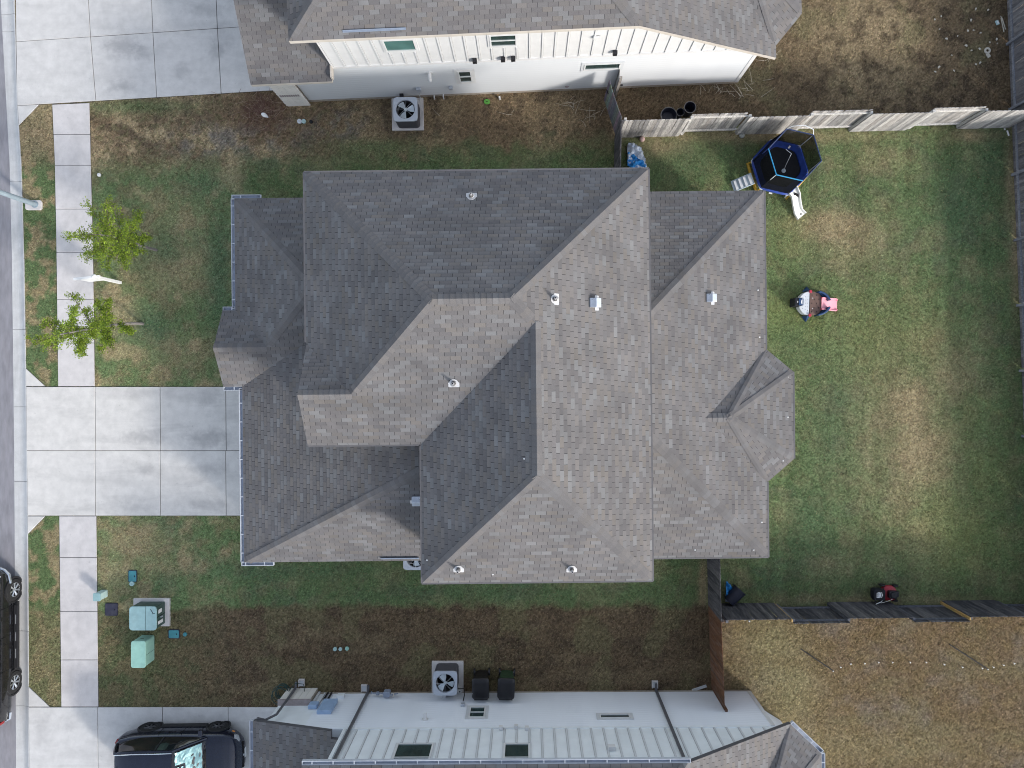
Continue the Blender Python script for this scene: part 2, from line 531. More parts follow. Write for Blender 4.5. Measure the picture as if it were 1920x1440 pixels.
def lawn_color(X, Y):
    """what grows where: watered main lot, dry north lot, thin brown south strip, straw-coloured south-east lot"""
    u = U0 + X * FPX / CAM_H; v = V0 - Y * FPX / CAM_H
    n1 = fbm(X * 0.55, Y * 0.55, 3, 4); n2 = fbm(X * 1.6, Y * 1.6, 9, 4); n3 = fbm(X * 4.5, Y * 4.5, 21, 3); n4 = fbm(X * 0.35 + 9, Y * 0.9, 31, 3)
    one = np.ones(X.shape + (1,))
    # watered lawn
    c = mixa(one * GREEN, one * DEEP, 0.8 * sm(0.5, 0.66, 0.5 * n1 + 0.5 * n2))
    c = mixa(c, one * OLIVE, (0.42 + 0.33 * (1 - sm(430, 470, u))) * sm(0.40, 0.68, n2))
    tan = 0.75 * sm(0.5, 0.72, fbm(X * 0.8 + 40, Y * 0.8, 55, 4))
    front = 1 - sm(430, 470, u)
    tan = tan * (0.30 + 0.5 * front)
    for cu, cv, ru, rv, a in ((1700, 760, 60, 60, .75), (1725, 850, 70, 90, .7), (1560, 425, 80, 35, .75), (1600, 455, 80, 55, .5), (1780, 700, 60, 70, .45), (1730, 1000, 55, 60, .45), (1690, 930, 50, 60, .5),
                              (1680, 800, 110, 190, .38), (330, 500, 90, 60, .5), (230, 590, 35, 40, .6), (260, 1015, 60, 40, .55), (215, 1075, 40, 30, .5), (290, 1060, 50, 30, .35), (330, 660, 90, 40, .3),
                              (330, 420, 80, 70, .3), (1560, 1060, 50, 25, .35), (1650, 300, 60, 30, .35), (1745, 640, 50, 50, .35), (1400, 255, 260, 14, .6), (1900, 320, 16, 90, .85), (1905, 460, 12, 140, .6), (1830, 255, 60, 14, .6), (1640, 1125, 250, 12, .35), (1240, 275, 60, 25, .5), (1318, 1100, 9, 60, .8)):
        tan = np.maximum(tan, 1.15 * a * blob(u, v, cu, cv, ru, rv) * (0.65 + 0.7 * n2))
    c = mixa(c, one * TAN, np.clip(1.12 * tan, 0, 0.8))
    mow = fbm(X * 1.9 + 3, Y * 0.16, 91, 3) - 0.5
    c = c * (1 + 0.55 * mow * sm(1300, 1450, u))[..., None]
    lime = 0
    for cu, cv, ru, rv, a in ((1490, 600, 90, 60, .6), (1800, 1000, 110, 90, .55), (1850, 900, 70, 120, .4), (1800, 1050, 80, 40, .5), (1480, 440, 40, 60, .3), (1620, 620, 160, 80, .35), (1830, 800, 60, 100, .3)):
        lime = np.maximum(lime, a * blob(u, v, cu, cv, ru, rv) * (0.5 + n2))
    c = mixa(c, one * LIME, np.clip(lime, 0, 0.8))
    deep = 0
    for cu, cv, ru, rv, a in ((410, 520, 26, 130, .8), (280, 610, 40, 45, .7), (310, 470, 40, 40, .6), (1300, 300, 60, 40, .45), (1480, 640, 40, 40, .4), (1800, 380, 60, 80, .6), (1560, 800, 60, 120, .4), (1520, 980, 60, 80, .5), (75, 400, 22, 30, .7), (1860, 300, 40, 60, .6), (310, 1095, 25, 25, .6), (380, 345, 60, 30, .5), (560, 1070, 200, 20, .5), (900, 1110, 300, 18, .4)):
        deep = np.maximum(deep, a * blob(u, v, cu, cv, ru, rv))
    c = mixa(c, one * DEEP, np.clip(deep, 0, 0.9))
    c = c * (1 + 0.22 * front)[..., None]
    # dry north lot: tan and brown with dark clumps
    vn = np.interp(u, [0, 180, 420, 560, 700, 1100, 1166, 1172, 2600], [308, 312, 300, 300, 282, 268, 262, 236, 226])
    f = 1 - sm(-26, 26, v - vn + (n2 - 0.5) * 90)
    f = np.where(u > 1172, 1 - sm(-3, 3, v - vn), f)
    north = mixa(one * BROWN, one * TAN, 0.9 * sm(0.42, 0.68, n1))
    north = mixa(north, one * (BROWN * 0.9), sm(560, 660, u) * 0.6)
    north = mixa(north, one * DARKB, 0.75 * sm(0.52, 0.68, n2))
    north = mixa(north, one * (OLIVE * 0.8), 0.7 * sm(0.53, 0.64, n3) * (1 - sm(600, 800, u)))
    north = mixa(north, one * GREY, 0.55 * np.clip(blob(u, v, 480, 255, 90, 35) + blob(u, v, 380, 275, 60, 30) + blob(u, v, 640, 235, 50, 25), 0, 1) * sm(0.4, 0.6, n2))
    north = mixa(north, one * (BROWN * np.array((0.95, 0.8, 0.8)) * 0.85), 0.85 * np.clip(blob(u, v, 490, 215, 58, 42), 0, 1))
    north = mixa(north, one * (GREEN * 0.9), 0.7 * np.clip(blob(u, v, 250, 200, 110, 14) + blob(u, v, 700, 275, 90, 14), 0, 1))
    north = north * 1.16
    nb = sm(1160, 1180, u)
    nbk = mixa(one * (BROWN * 0.92), one * (TAN * 0.85), 0.95 * np.clip(1.2 * blob(u, v, 1620, 70, 120, 130), 0, 1) * (0.5 + n1))
    nbk = mixa(nbk, one * (DARKB * 0.85), 0.8 * sm(0.46, 0.66, n2) * (0.5 + 0.5 * sm(1500, 1800, u + v)))
    nbk = mixa(nbk, one * OLIVE, 0.55 * sm(0.55, 0.7, n1))
    nbk = nbk * 0.98
    north = mixa(north, nbk, nb * np.ones_like(u))
    c = mixa(c, north, f)
    # brown strip of the south lot
    vs = np.interp(u, [0, 180, 330, 420, 1330, 1345, 2600], [1150, 1150, 1142, 1136, 1138, 1152, 1146])
    g = sm(-10, 10, v - vs + (n2 - 0.5) * 26)
    south = mixa(one * (BROWN * 0.98), one * DARKB, 0.6 * sm(0.45, 0.65, n2))
    south = mixa(south, one * OLIVE, 0.65 * sm(0.5, 0.62, n1))
    south = mixa(south, one * (TAN * 0.8), 0.35 * sm(0.56, 0.7, n4))
    south = mixa(south, one * mixa(one * OLIVE, one * GREEN, 0.6 * sm(0.45, 0.6, n2)), 0.85 * (1 - sm(230, 460, u + (n1 - .5) * 160)))
    south = south * 0.85
    se = mixa(one * GOLD, one * (BROWN * 1.05), 0.8 * sm(0.35, 0.68, n2))
    se = mixa(se, one * (GREY * 0.95), 0.35 * sm(0.48, 0.75, n1))
    se = mixa(se, one * (OLIVE * 0.95), 0.35 * sm(0.5, 0.7, n4))
    se = mixa(se, one * (OLIVE * 1.35), 0.75 * np.clip(blob(u, v, 1440, 1200, 70, 50) + blob(u, v, 1480, 1300, 60, 60) + blob(u, v, 1600, 1400, 260, 40) * .5, 0, 1) * (0.5 + n2))
    south = mixa(south, se, sm(1338, 1346, u) * np.ones_like(u))
    c = mixa(c, south, g)
    # strip between curb and sidewalk
    st = 1 - sm(118, 124, u)
    vg = mixa(one * GREEN, one * (TAN * 0.95), 0.8 * sm(0.44, 0.62, n2))
    vg = mixa(vg, one * (TAN * 0.85), 0.85 * (1 - sm(270, 330, v)))
    vg = mixa(vg, one * OLIVE, 0.7 * sm(1120, 1170, v))
    c = mixa(c, vg, st * np.ones_like(u))
    # clumps and bare gaps a hand's breadth across
    n5 = fbm(X * 8.0, Y * 8.0, 61, 3, 0.8); n6 = fbm(X * 18.0, Y * 18.0, 71, 2)
    amp = 0.62 + 0.4 * np.maximum(f, g)
    c = c * np.clip(1 + amp[..., None] * (1.2 * (n5 - 0.5) + 1.4 * (n6 - 0.5))[..., None], 0.35, 1.9)
    return c, f, g


# ---- paving outlines (pixels on the ground plane)
def walk_w(v): return np.interp(v, [197, 310, 480, 720, 960, 1325], [98, 103, 106, 109, 111, 115])
def walk_e(v): return np.interp(v, [195, 480, 720, 965, 1325], [168, 175, 178, 181, 185])


def poly_px(pts, z=0.0):
    return [(P(a, b, z).x, P(a, b, z).y) for a, b in pts]


def inset_poly(poly, d):
    """shrink a convex polygon by d"""
    a = sum(poly[i][0] * poly[(i + 1) % len(poly)][1] - poly[(i + 1) % len(poly)][0] * poly[i][1] for i in range(len(poly)))
    if a < 0: poly = poly[::-1]
    n = len(poly); out = []
    for i in range(n):
        p0, p1, p2 = Vector(poly[i - 1]), Vector(poly[i]), Vector(poly[(i + 1) % n])
        e1 = (p1 - p0).normalized(); e2 = (p2 - p1).normalized()
        n1 = Vector((-e1.y, e1.x)); n2 = Vector((-e2.y, e2.x))
        den = 1 + n1.dot(n2)
        out.append(tuple(p1 + (n1 + n2) * (d / max(den, 0.2))))
    return out


def slabs(name, polys, material, gap=0.009, z=0.02, piece='slab'):
    root = bpy.data.objects.new(name, None); COL.objects.link(root); tag(root, kind='structure')
    bed = MB()
    for p in polys:
        bed.prism(inset_poly(p, -0.004), -0.06, z - 0.025)
    bed.build('joint_bed', M['joint'], root)
    for p in polys:
        q = inset_poly(p, gap)
        b = MB()
        n = len(q)
        c = inset_poly(q, 0.008)
        dz = random.uniform(-0.002, 0.003)
        vs = [(x, y, -0.05) for x, y in q] + [(x, y, z - 0.008 + dz) for x, y in q] + [(x, y, z + dz) for x, y in c]
        fs = [tuple(range(2 * n, 3 * n))]
        for r in range(2):
            for i in range(n):
                fs.append((r * n + i, r * n + (i + 1) % n, (r + 1) * n + (i + 1) % n, (r + 1) * n + i))
        b.add(vs, fs)
        b.build(piece, material, root)
    return root


PAVED = []          # outlines that grass keeps off
# sidewalk, two runs
walk_polys = []
for run in ([196, 252, 310, 392, 473, 561, 643, 724.5], [967.5, 1045, 1146, 1237, 1325]):
    for a, b in zip(run[:-1], run[1:]):
        walk_polys.append(poly_px([(walk_w(a), a), (walk_e(a), a - (3 if a == 196 else 0)), (walk_e(b), b), (walk_w(b), b)]))
slabs('sidewalk', walk_polys, M['walk'])
PAVED += walk_polys
# driveways
def cb(v): return float(interp(CURB_BACK, v))
mid = []
xs = [None, 178.5, 300.5, 423.5, 475]
for va, vb in ((725, 845), (845, 967)):
    for i in range(4):
        l0 = cb(va) if i == 0 else xs[i]; l1 = cb(vb) if i == 0 else xs[i] + 1
        mid.append(poly_px([(l0, va), (xs[i + 1], va), (xs[i + 1] + 1, vb), (l1, vb)]))
flares_m = [poly_px([(cb(690), 690), (86, 724.5), (cb(725), 724.5)]), poly_px([(cb(968), 967.5), (86, 967.5), (cb(1002), 1002)])]
slabs('driveway', mid + flares_m, M['drive_m'])
PAVED += mid + flares_m
nor = []
def ny(u): return 198.0 - (u - 38) * 0.0593
def nmid(u): return 78.5 - (u - 30) * 0.066
def ntop(u): return -60 - (u - 30) * 0.066
cols = [(cb(60), cb(120), cb(190)), (162, 170, 180), (281, 287, 294), (402, 408, 415), (470, 478, 520)]
for i in range(4):
    a, b = cols[i], cols[i + 1]
    nor.append(poly_px([(a[0], ntop(a[0])), (b[0], ntop(b[0])), (b[1], nmid(b[1])), (a[1], nmid(a[1]))]))
    nor.append(poly_px([(a[1], nmid(a[1])), (b[1], nmid(b[1])), (b[2], ny(b[2])), (a[2], ny(a[2]))]))
    nor.append(poly_px([(a[0] - 8, ntop(a[0]) - 125), (b[0] - 8, ntop(b[0]) - 125), (b[0], ntop(b[0])), (a[0], ntop(a[0]))]))
flares_n = [poly_px([(cb(199), 198), (74, 196), (cb(237), 236)])]
slabs('driveway', nor + flares_n, M['drive_n'])
PAVED += nor + flares_n
sou = []
sc_ = [(cb(1325), cb(1570)), (183.5, 186), (305, 308), (428, 431), (540, 540)]
for i in range(4):
    a, b = sc_[i], sc_[i + 1]
    sou.append(poly_px([(a[0], 1325.5), (b[0], 1325.5), (b[0] + 1, 1450), (a[0] + 1, 1450)]))
    sou.append(poly_px([(a[0] + 1, 1450), (b[0] + 1, 1450), (b[1], 1575), (a[1], 1575)]))
flares_s = [poly_px([(cb(1287), 1287), (94, 1325), (cb(1325), 1325)])]
slabs('driveway', sou + flares_s, M['drive_s'])
PAVED += sou + flares_s

# curb and gutter: rolled profile in joints of about three metres
root = bpy.data.objects.new('curb', None); COL.objects.link(root); tag(root, kind='structure')
cuts = [-150, 25, 58, 340, 618, 763, 903, 1184, 1325, 1500, 1690]
for a, b in zip(cuts[:-1], cuts[1:]):
    rings = []
    nseg = 8
    for k in range(nseg + 1):
        v = a + 0.35 + (b - a - 0.7) * k / nseg
        x0 = P(float(interp(GUTTER_EDGE, v)), v); x1 = P(float(interp(CURB_BACK, v)), v)
        prof = ((0.0, -0.30), (0.0, -0.062), (0.4, -0.072), (0.58, -0.066), (0.74, -0.045), (0.9, -0.006), (0.97, 0.010), (1.0, 0.008), (1.0, -0.30))
        rings.append([(x0.x + (x1.x - x0.x) * t, x0.y, z) for t, z in prof])
    b_ = MB().loft(rings)
    b_.build('curb_segment', M['curb'], root, smooth=True)

# street, far side, and the land out to the horizon
def strip(y): return float(gutter_x(y))
b = MB()
ys = np.linspace(-90, 90, 61)
vs = []; fs = []
for y in ys:
    gx = strip(y)
    vs += [(gx - 9.2, y, -0.06), (gx - 4.5, y, -0.01), (gx + 0.02, y, -0.068)]
for i in range(len(ys) - 1):
    for k in range(2):
        fs.append((i * 3 + k, i * 3 + k + 1, (i + 1) * 3 + k + 1, (i + 1) * 3 + k))
b.add(vs, fs)
tag(b.build('street', M['asphalt']), kind='structure')

# land: fine sheet over the lots, coarse beyond
m, nt, bs = new_mat('lawn_soil')
at = nd(nt, 'ShaderNodeAttribute', attribute_name='tint')
vec = coords(nt, world=True)
c = scale_color(nt, at.outputs['Color'], noise(nt, vec, 22.0, 4, 0.65, 0.25, 0.75, (0.55, 1.35)))
c = scale_color(nt, c, noise(nt, vec, 70.0, 2, 0.6, 0.25, 0.75, (0.55, 1.45)))
nt.links.new(c, bs.inputs['Base Color'])
bs.inputs['Roughness'].default_value = 1.0
bs.inputs['Specular IOR Level'].default_value = 0.05
bump(nt, bs, noise(nt, vec, 45.0, 3), 0.6, 0.03)
M['soil'] = m
NX, NY = 760, 640
yy = np.linspace(-19, 19, NY)
T, YY = np.meshgrid(np.linspace(0, 1, NX), yy)
X0 = curb_x(YY) + 0.01
XX = X0 + T * (24.0 - X0)
colr, _, _ = lawn_color(XX, YY)
ZZ = 0.018 * (fbm(XX * 1.1, YY * 1.1, 77, 3) - 0.5) - 0.012
me = bpy.data.meshes.new('ground')
vco = np.stack([XX, YY, ZZ], -1).reshape(-1, 3)
idx = np.arange(NX * NY).reshape(NY, NX)
quads = np.stack([idx[:-1, :-1], idx[:-1, 1:], idx[1:, 1:], idx[1:, :-1]], -1).reshape(-1, 4)
me.vertices.add(len(vco)); me.vertices.foreach_set('co', vco.astype(np.float32).ravel())
me.loops.add(quads.size); me.loops.foreach_set('vertex_index', quads.astype(np.int32).ravel())
me.polygons.add(len(quads)); me.polygons.foreach_set('loop_start', (np.arange(len(quads)) * 4).astype(np.int32))
me.update(calc_edges=True)
ca = me.attributes.new('tint', 'FLOAT_COLOR', 'POINT')
ca.data.foreach_set('color', np.concatenate([colr.reshape(-1, 3), np.ones((NX * NY, 1))], 1).astype(np.float32).ravel())
me.materials.append(M['soil'])
me.polygons.foreach_set('use_smooth', [True] * len(quads))
tag(add_obj('ground', me), kind='structure')
M['land'] = mat('far_land', (0.095, 0.10, 0.055), 1.0, 0.4, 0.25, dirt=0.6, dirt_col=(0.17, 0.14, 0.085), world=True, spec=0.05)
b = MB(); b.add([(-3000, -3000, -0.35), (3000, -3000, -0.35), (3000, 3000, -0.35), (-3000, 3000, -0.35)], [(0, 1, 2, 3)])
tag(b.build('terrain', M['land']), kind='structure')
b = MB()
for pl in ([(24, -60), (90, -60), (90, 60), (24, 60)], [(-18.2, 19), (24, 19), (24, 60), (-18.2, 60)], [(-18.2, -60), (24, -60), (24, -19), (-18.2, -19)], [(-70, -60), (-28.6, -60), (-28.6, 60), (-70, 60)]):
    b.prism(pl, -0.3, -0.012)
tag(b.build('land', M['land']), kind='structure')


# ---- grass
def in_poly(px, py, poly):
    ins = np.zeros(px.shape, bool)
    n = len(poly); j = n - 1
    for i in range(n):
        xi, yi = poly[i]; xj, yj = poly[j]
        cnd = ((yi > py) != (yj > py)) & (px < (xj - xi) * (py - yi) / (yj - yi + 1e-12) + xi)
        ins ^= cnd; j = i
    return ins


FOOT = [[(-9.2, -5.9), (7.7, -5.9), (7.7, 5.9), (-9.2, 5.9)], [(7.6, -2.7), (8.5, -2.4), (8.5, -.1), (7.6, .4)],
        poly_px([(582, 192), (1384, 155), (1400, -300), (540, -300)]), poly_px([(540, 203), (582, 200), (582, 100), (500, 100)]),
        poly_px([(545, 1298), (1405, 1296), (1405, 1800), (545, 1800)])]
KEEP_OFF = PAVED + FOOT + [poly_px(q) for q in ([(253, 1125), (319, 1125), (319, 1176), (253, 1176)], [(251, 1200), (290, 1200), (290, 1240), (251, 1240)], [(738, 183), (795, 183), (795, 243), (738, 243)],
        [(810, 1241), (868, 1241), (868, 1300), (810, 1300)], [(198, 1131), (221, 1131), (221, 1154), (198, 1154)], [(242, 1070), (256, 1070), (256, 1091), (242, 1091)], [(317, 1181), (336, 1181), (336, 1196), (317, 1196)], [(46, 374), (79, 374), (79, 394), (46, 394)])]


def make_grass(name, N, dry, label):
    x = rng.uniform(-18.9, 22.0, int(N)); y = rng.uniform(-16.5, 16.5, int(N))
    ok = x > curb_x(y) + 0.03
    x, y = x[ok], y[ok]
    keep = np.ones(x.shape, bool)
    jx = rng.normal(0, 0.016, x.shape); jy = rng.normal(0, 0.016, x.shape)
    for pl in KEEP_OFF:
        a = np.array(pl)
        bb = (x > a[:, 0].min() - .05) & (x < a[:, 0].max() + .05) & (y > a[:, 1].min() - .05) & (y < a[:, 1].max() + .05)
        ii = np.where(bb)[0]
        if len(ii): keep[ii[in_poly(x[ii] + jx[ii], y[ii] + jy[ii], pl)]] = False
    x, y = x[keep], y[keep]
    col, f, g = lawn_color(x, y)
    isdry = np.maximum(f, g) > rng.uniform(0.3, 0.7, x.shape)
    sel = isdry if dry else ~isdry
    x, y, col = x[sel], y[sel], col[sel]
    n = len(x)
    clump = fbm(x * 3.2, y * 3.2, 5, 3)
    hgt = (rng.uniform(0.012, 0.030, n) if dry else rng.uniform(0.018, 0.042, n)) * (0.6 + 0.8 * clump)
    V = np.zeros((n, 3, 3, 3), np.float32)
    for bl in range(3):
        a = rng.uniform(0, 2 * np.pi, n)
        ln = rng.uniform(0.02, 0.055, n) * (1.25 if dry else 1.0)
        w = rng.uniform(0.005, 0.011, n)
        dx, dy = np.cos(a), np.sin(a)
        bx = x + rng.normal(0, 0.014, n); by = y + rng.normal(0, 0.014, n)
        V[:, bl, 0] = np.stack([bx - dy * w, by + dx * w, np.full(n, -0.01)], -1)
        V[:, bl, 1] = np.stack([bx + dy * w, by - dx * w, np.full(n, -0.01)], -1)
        V[:, bl, 2] = np.stack([bx + dx * ln, by + dy * ln, hgt * rng.uniform(0.5, 1.2, n)], -1)
    C = col[:, None, :] * rng.uniform(0.45, 1.75, (n, 3, 1))
    straw = rng.random((n, 3)) < (0.10 if dry else 0.07)
    C[straw] = np.array((0.33, 0.27, 0.16)) * rng.uniform(0.6, 1.2, (int(straw.sum()), 1))
    C = C * (1 + rng.normal(0, 0.05, (n, 3, 3)))
    C = np.clip(C, 0.005, 0.8)
    C4 = np.concatenate([np.repeat(C[:, :, None, :], 3, 2), np.ones((n, 3, 3, 1))], -1).astype(np.float32)
    me = bpy.data.meshes.new(name)
    nv = n * 9
    me.vertices.add(nv); me.vertices.foreach_set('co', V.ravel())
    me.loops.add(nv); me.loops.foreach_set('vertex_index', np.arange(nv, dtype=np.int32))
    me.polygons.add(n * 3); me.polygons.foreach_set('loop_start', (np.arange(n * 3) * 3).astype(np.int32))
    me.update(calc_edges=True)
    ca = me.attributes.new('tint', 'FLOAT_COLOR', 'POINT')
    ca.data.foreach_set('color', C4.ravel())
    me.materials.append(M['blade'])
    o = add_obj(name, me)
    tag(o, label, 'grass', kind='stuff')
    return n


m, nt, bs = new_mat('grass_blade')
at = nd(nt, 'ShaderNodeAttribute', attribute_name='tint')
dif = nd(nt, 'ShaderNodeBsdfDiffuse'); tr = nd(nt, 'ShaderNodeBsdfTranslucent'); mx = nd(nt, 'ShaderNodeMixShader')
mx.inputs[0].default_value = 0.15
nt.links.new(at.outputs['Color'], dif.inputs['Color']); nt.links.new(at.outputs['Color'], tr.inputs['Color'])
nt.links.new(dif.outputs[0], mx.inputs[1]); nt.links.new(tr.outputs[0], mx.inputs[2])
nt.links.new(mx.outputs[0], nt.nodes['Material Output'].inputs['Surface'])
M['blade'] = m
make_grass('lawn_grass', 420000, False, 'short green lawn grass with straw-coloured patches round the main house')
make_grass('dry_grass', 420000, True, 'dead brown grass and thatch on the neighbouring lots')

# ------------------------------------------------------------------ roofs
TAB_W, COURSE = 0.305, 0.125
PALETTE = [(0.150, 0.143, 0.142), (0.145, 0.140, 0.141), (0.157, 0.147, 0.142), (0.138, 0.131, 0.132), (0.163, 0.161, 0.163), (0.129, 0.124, 0.126), (0.156, 0.144, 0.135), (0.174, 0.174, 0.176)]
PWEIGHT = [20, 16, 16, 14, 13, 11, 10, 7]


def tab_tint():
    c = random.choices(PALETTE, PWEIGHT)[0]
    k = random.uniform(0.93, 1.07)
    return tuple(x * k for x in c)


def clip_rect(poly, a0, a1, b0, b1):
    for axis, lim, sgn in ((0, a0, 1), (0, a1, -1), (1, b0, 1), (1, b1, -1)):
        out = []
        n = len(poly)
        for i in range(n):
            p, q = poly[i], poly[(i + 1) % n]
            dp, dq = sgn * (p[axis] - lim), sgn * (q[axis] - lim)
            if dp >= 0: out.append(p)
            if (dp >= 0) != (dq >= 0):
                t = dp / (dp - dq)
                out.append((p[0] + (q[0] - p[0]) * t, p[1] + (q[1] - p[1]) * t))
        poly = out
        if len(poly) < 3: return []
    return poly


def area(poly):
    return 0.5 * sum(poly[i][0] * poly[(i + 1) % len(poly)][1] - poly[(i + 1) % len(poly)][0] * poly[i][1] for i in range(len(poly)))


class Plane:
    """roof plane through (x0, y0, z0) rising by slope s towards the direction ang (radians) in plan"""
    def __init__(s, x0, y0, z0, slope, dx, dy):
        l = math.hypot(dx, dy)
        s.up = (dx / l, dy / l); s.s = slope
        s.g = (slope * dx / l, slope * dy / l)
        s.z0 = z0 - s.g[0] * x0 - s.g[1] * y0
        c = 1 / math.sqrt(1 + slope * slope)
        s.c = c
        s.W = Vector((s.up[0] * c, s.up[1] * c, slope * c))
        s.U = Vector((s.up[1], -s.up[0], 0))
        s.N = s.U.cross(s.W).normalized()

    def z(s, x, y): return s.z0 + s.g[0] * x + s.g[1] * y
    def pt(s, x, y, h=0): return Vector((x, y, s.z(x, y))) + s.N * h


TAB_MESH = None


def tab_mesh():
    global TAB_MESH
    if TAB_MESH is None:
        w, e = TAB_W - 0.011, COURSE - 0.001
        b = MB()
        b.add([(0, 0, -.003), (w, 0, -.003), (w, e, -.003), (0, e, -.003), (0, 0, .010), (w, 0, .010), (w, e, .0025), (0, e, .0025)],
              [(4, 5, 6, 7), (0, 1, 5, 4), (1, 2, 6, 5), (3, 0, 4, 7)])
        TAB_MESH = b.mesh('shingle', M['shingle_one'], fix=False)
    return TAB_MESH


class Roof:
    """faces of one house: deck, shingles (the largest in view as single pieces), ridge caps"""
    def __init__(s, house, fascia, mat_xy, cap_step=0.16):
        s.house, s.fascia, s.T = house, fascia, mat_xy
        s.deck = MB(); s.tabs = []; s.mass_v = []; s.mass_f = []; s.mass_c = []; s.caps = []; s.cap_step = cap_step

    def face(s, poly, pl, fascia_h=0.16, shingled=True):
        if area(poly) < 0: poly = poly[::-1]
        s.deck.prism(poly, lambda x, y: pl.z(x, y) - fascia_h, lambda x, y: pl.z(x, y), 0, 1)
        if not shingled: return
        ab = [(x * pl.U.x + y * pl.U.y, (x * pl.up[0] + y * pl.up[1]) / pl.c) for x, y in poly]
        if area(ab) < 0: ab = ab[::-1]
        amin, amax = min(p[0] for p in ab), max(p[0] for p in ab)
        bmin, bmax = min(p[1] for p in ab), max(p[1] for p in ab)
        off0 = random.uniform(0, TAB_W)
        j = 0
        bb = bmin - 0.02
        while bb < bmax:
            off = off0 + (0.5 * TAB_W if j % 2 else 0) + j * 0.012 + random.uniform(-0.008, 0.008)
            row_k = random.uniform(0.97, 1.03)
            a = math.floor((amin - off) / TAB_W) * TAB_W + off
            while a < amax:
                r0, r1 = a, a + TAB_W - 0.011
                q = clip_rect(ab, r0, r1, bb, bb + COURSE - 0.001)
                if q and abs(area(q)) > 2e-4:
                    full = abs(area(q)) > 0.999 * (r1 - r0) * (COURSE - 0.001)
                    tint = tuple(x * row_k for x in tab_tint())
                    cx = sum(p[0] for p in q) / len(q); cy = sum(p[1] for p in q) / len(q)
                    s.tabs.append((pl, q, bb, full, tint, cx, cy))
                a += TAB_W
            bb += COURSE; j += 1

    def pos(s, pl, a, b, h):
        x = pl.U.x * a + pl.up[0] * b * pl.c; y = pl.U.y * a + pl.up[1] * b * pl.c
        return pl.pt(x, y, h)

    def cap(s, p0, p1, pl1, pl2, width=0.15):
        """ridge or hip line between two planes, pieces lapped from p0 upwards"""
        p0, p1 = Vector(p0), Vector(p1)
        if p1.z - p0.z > .3: p0 = p0.lerp(p1, min(.5, .16 / (p1 - p0).length))
        s.caps.append((p0, p1, pl1, pl2, width))

    def finish(s, n_single=300):
        root = s.deck.build('roof', [M['deck'], s.fascia], s.house)
        # rank full tabs by their size in the picture
        rank = []
        for i, (pl, q, bb, full, tint, cx, cy) in enumerate(s.tabs):
            if not full: continue
            w = s.T @ s.pos(pl, cx, cy, 0)
            u, v = to_px(w.x, w.y, w.z)
            if 6 < u < 1914 and 6 < v < 1434 and not s.hidden(pl, cx, cy):
                d = Vector((w.x, w.y, w.z - CAM_H))
                n = (s.T.to_3x3() @ pl.N)
                rank.append((abs(d.normalized().dot(n)) / d.length_squared, i))
        rank.sort(reverse=True)
        single = set(i for _, i in rank[:n_single])
        tm = tab_mesh()
        V, F, C = [], [], []
        for i, (pl, q, bb, full, tint, cx, cy) in enumerate(s.tabs):
            if i in single:
                a0 = min(p[0] for p in q)
                o = s.pos(pl, a0, bb, 0)
                Mx = Matrix(((pl.U.x, pl.W.x, pl.N.x, o.x), (pl.U.y, pl.W.y, pl.N.y, o.y), (pl.U.z, pl.W.z, pl.N.z, o.z), (0, 0, 0, 1)))
                add_obj('shingle', tm, root, Mx, tint)
                continue
            if area(q) < 0: q = q[::-1]
            n = len(q); b0 = len(V)
            for (a, b) in q:
                V.append(tuple(s.pos(pl, a, b, 0.0025 + 0.0075 * (1 - (b - bb) / COURSE))))
            for (a, b) in q:
                V.append(tuple(s.pos(pl, a, b, -0.003)))
            F.append(tuple(range(b0, b0 + n)))
            for k in range(n):
                F.append((b0 + k, b0 + n + k, b0 + n + (k + 1) % n, b0 + (k + 1) % n))
            C += [(*tint, 1.0)] * (2 * n)
        me = bpy.data.meshes.new('shingle_field')
        me.from_pydata(V, [], F)
        at = me.attributes.new('tint', 'FLOAT_COLOR', 'POINT')
        at.data.foreach_set('color', np.array(C, np.float32).ravel())
        me.materials.append(M['shingle'])
        tag(add_obj('shingle_field', me, root), kind='stuff')
        # caps
        cnt = 0
        mv, mf, mc = [], [], []
        for (p0, p1, pl1, pl2, width) in s.caps:
            L = (p1 - p0).length
            n = max(2, int(round(L / s.cap_step))); st = L / n
            d = (p1 - p0).normalized()
            sides = []
            for pl in (pl1, pl2):
                sv = d.cross(pl.N).normalized()
                other = pl2 if pl is pl1 else pl1
                # points away from the line, down its own plane: below the other plane there
                if sv.dot(other.N) > 0: sv = -sv
                sides.append((sv, pl.N))
            nn = (pl1.N + pl2.N).normalized()
            ln = st + 0.035
            vs = []
            for t, h in ((0.0, 0.030), (ln, 0.018)):
                vs += [d * t + sides[0][0] * width + sides[0][1] * h, d * t + nn * h * 1.15, d * t + sides[1][0] * width + sides[1][1] * h]
            for t, h in ((0.0, 0.004), (ln, 0.004)):
                vs += [d * t + sides[0][0] * width + sides[0][1] * h, d * t + nn * h, d * t + sides[1][0] * width + sides[1][1] * h]
            fs = [(0, 1, 4, 3), (1, 2, 5, 4), (0, 6, 7, 1), (1, 7, 8, 2), (0, 3, 9, 6), (2, 8, 11, 5)]
            mesh = None
            for k in range(n):
                o = p0 + d * st * k
                tint = tuple(.5 * x + .5 * y for x, y in zip(tab_tint(), (.145, .139, .139)))
                if cnt < 300:
                    if mesh is None:
                        mesh = MB().add(vs, fs).mesh('ridge_cap', M['shingle_one'])
                    add_obj('ridge_cap', mesh, root, Matrix.Translation(o), tint)
                    cnt += 1
                else:
                    b0 = len(mv)
                    mv += [tuple(q + o) for q in vs]; mf += [tuple(b0 + i for i in f) for f in fs]; mc += [(*tint, 1)] * len(vs)
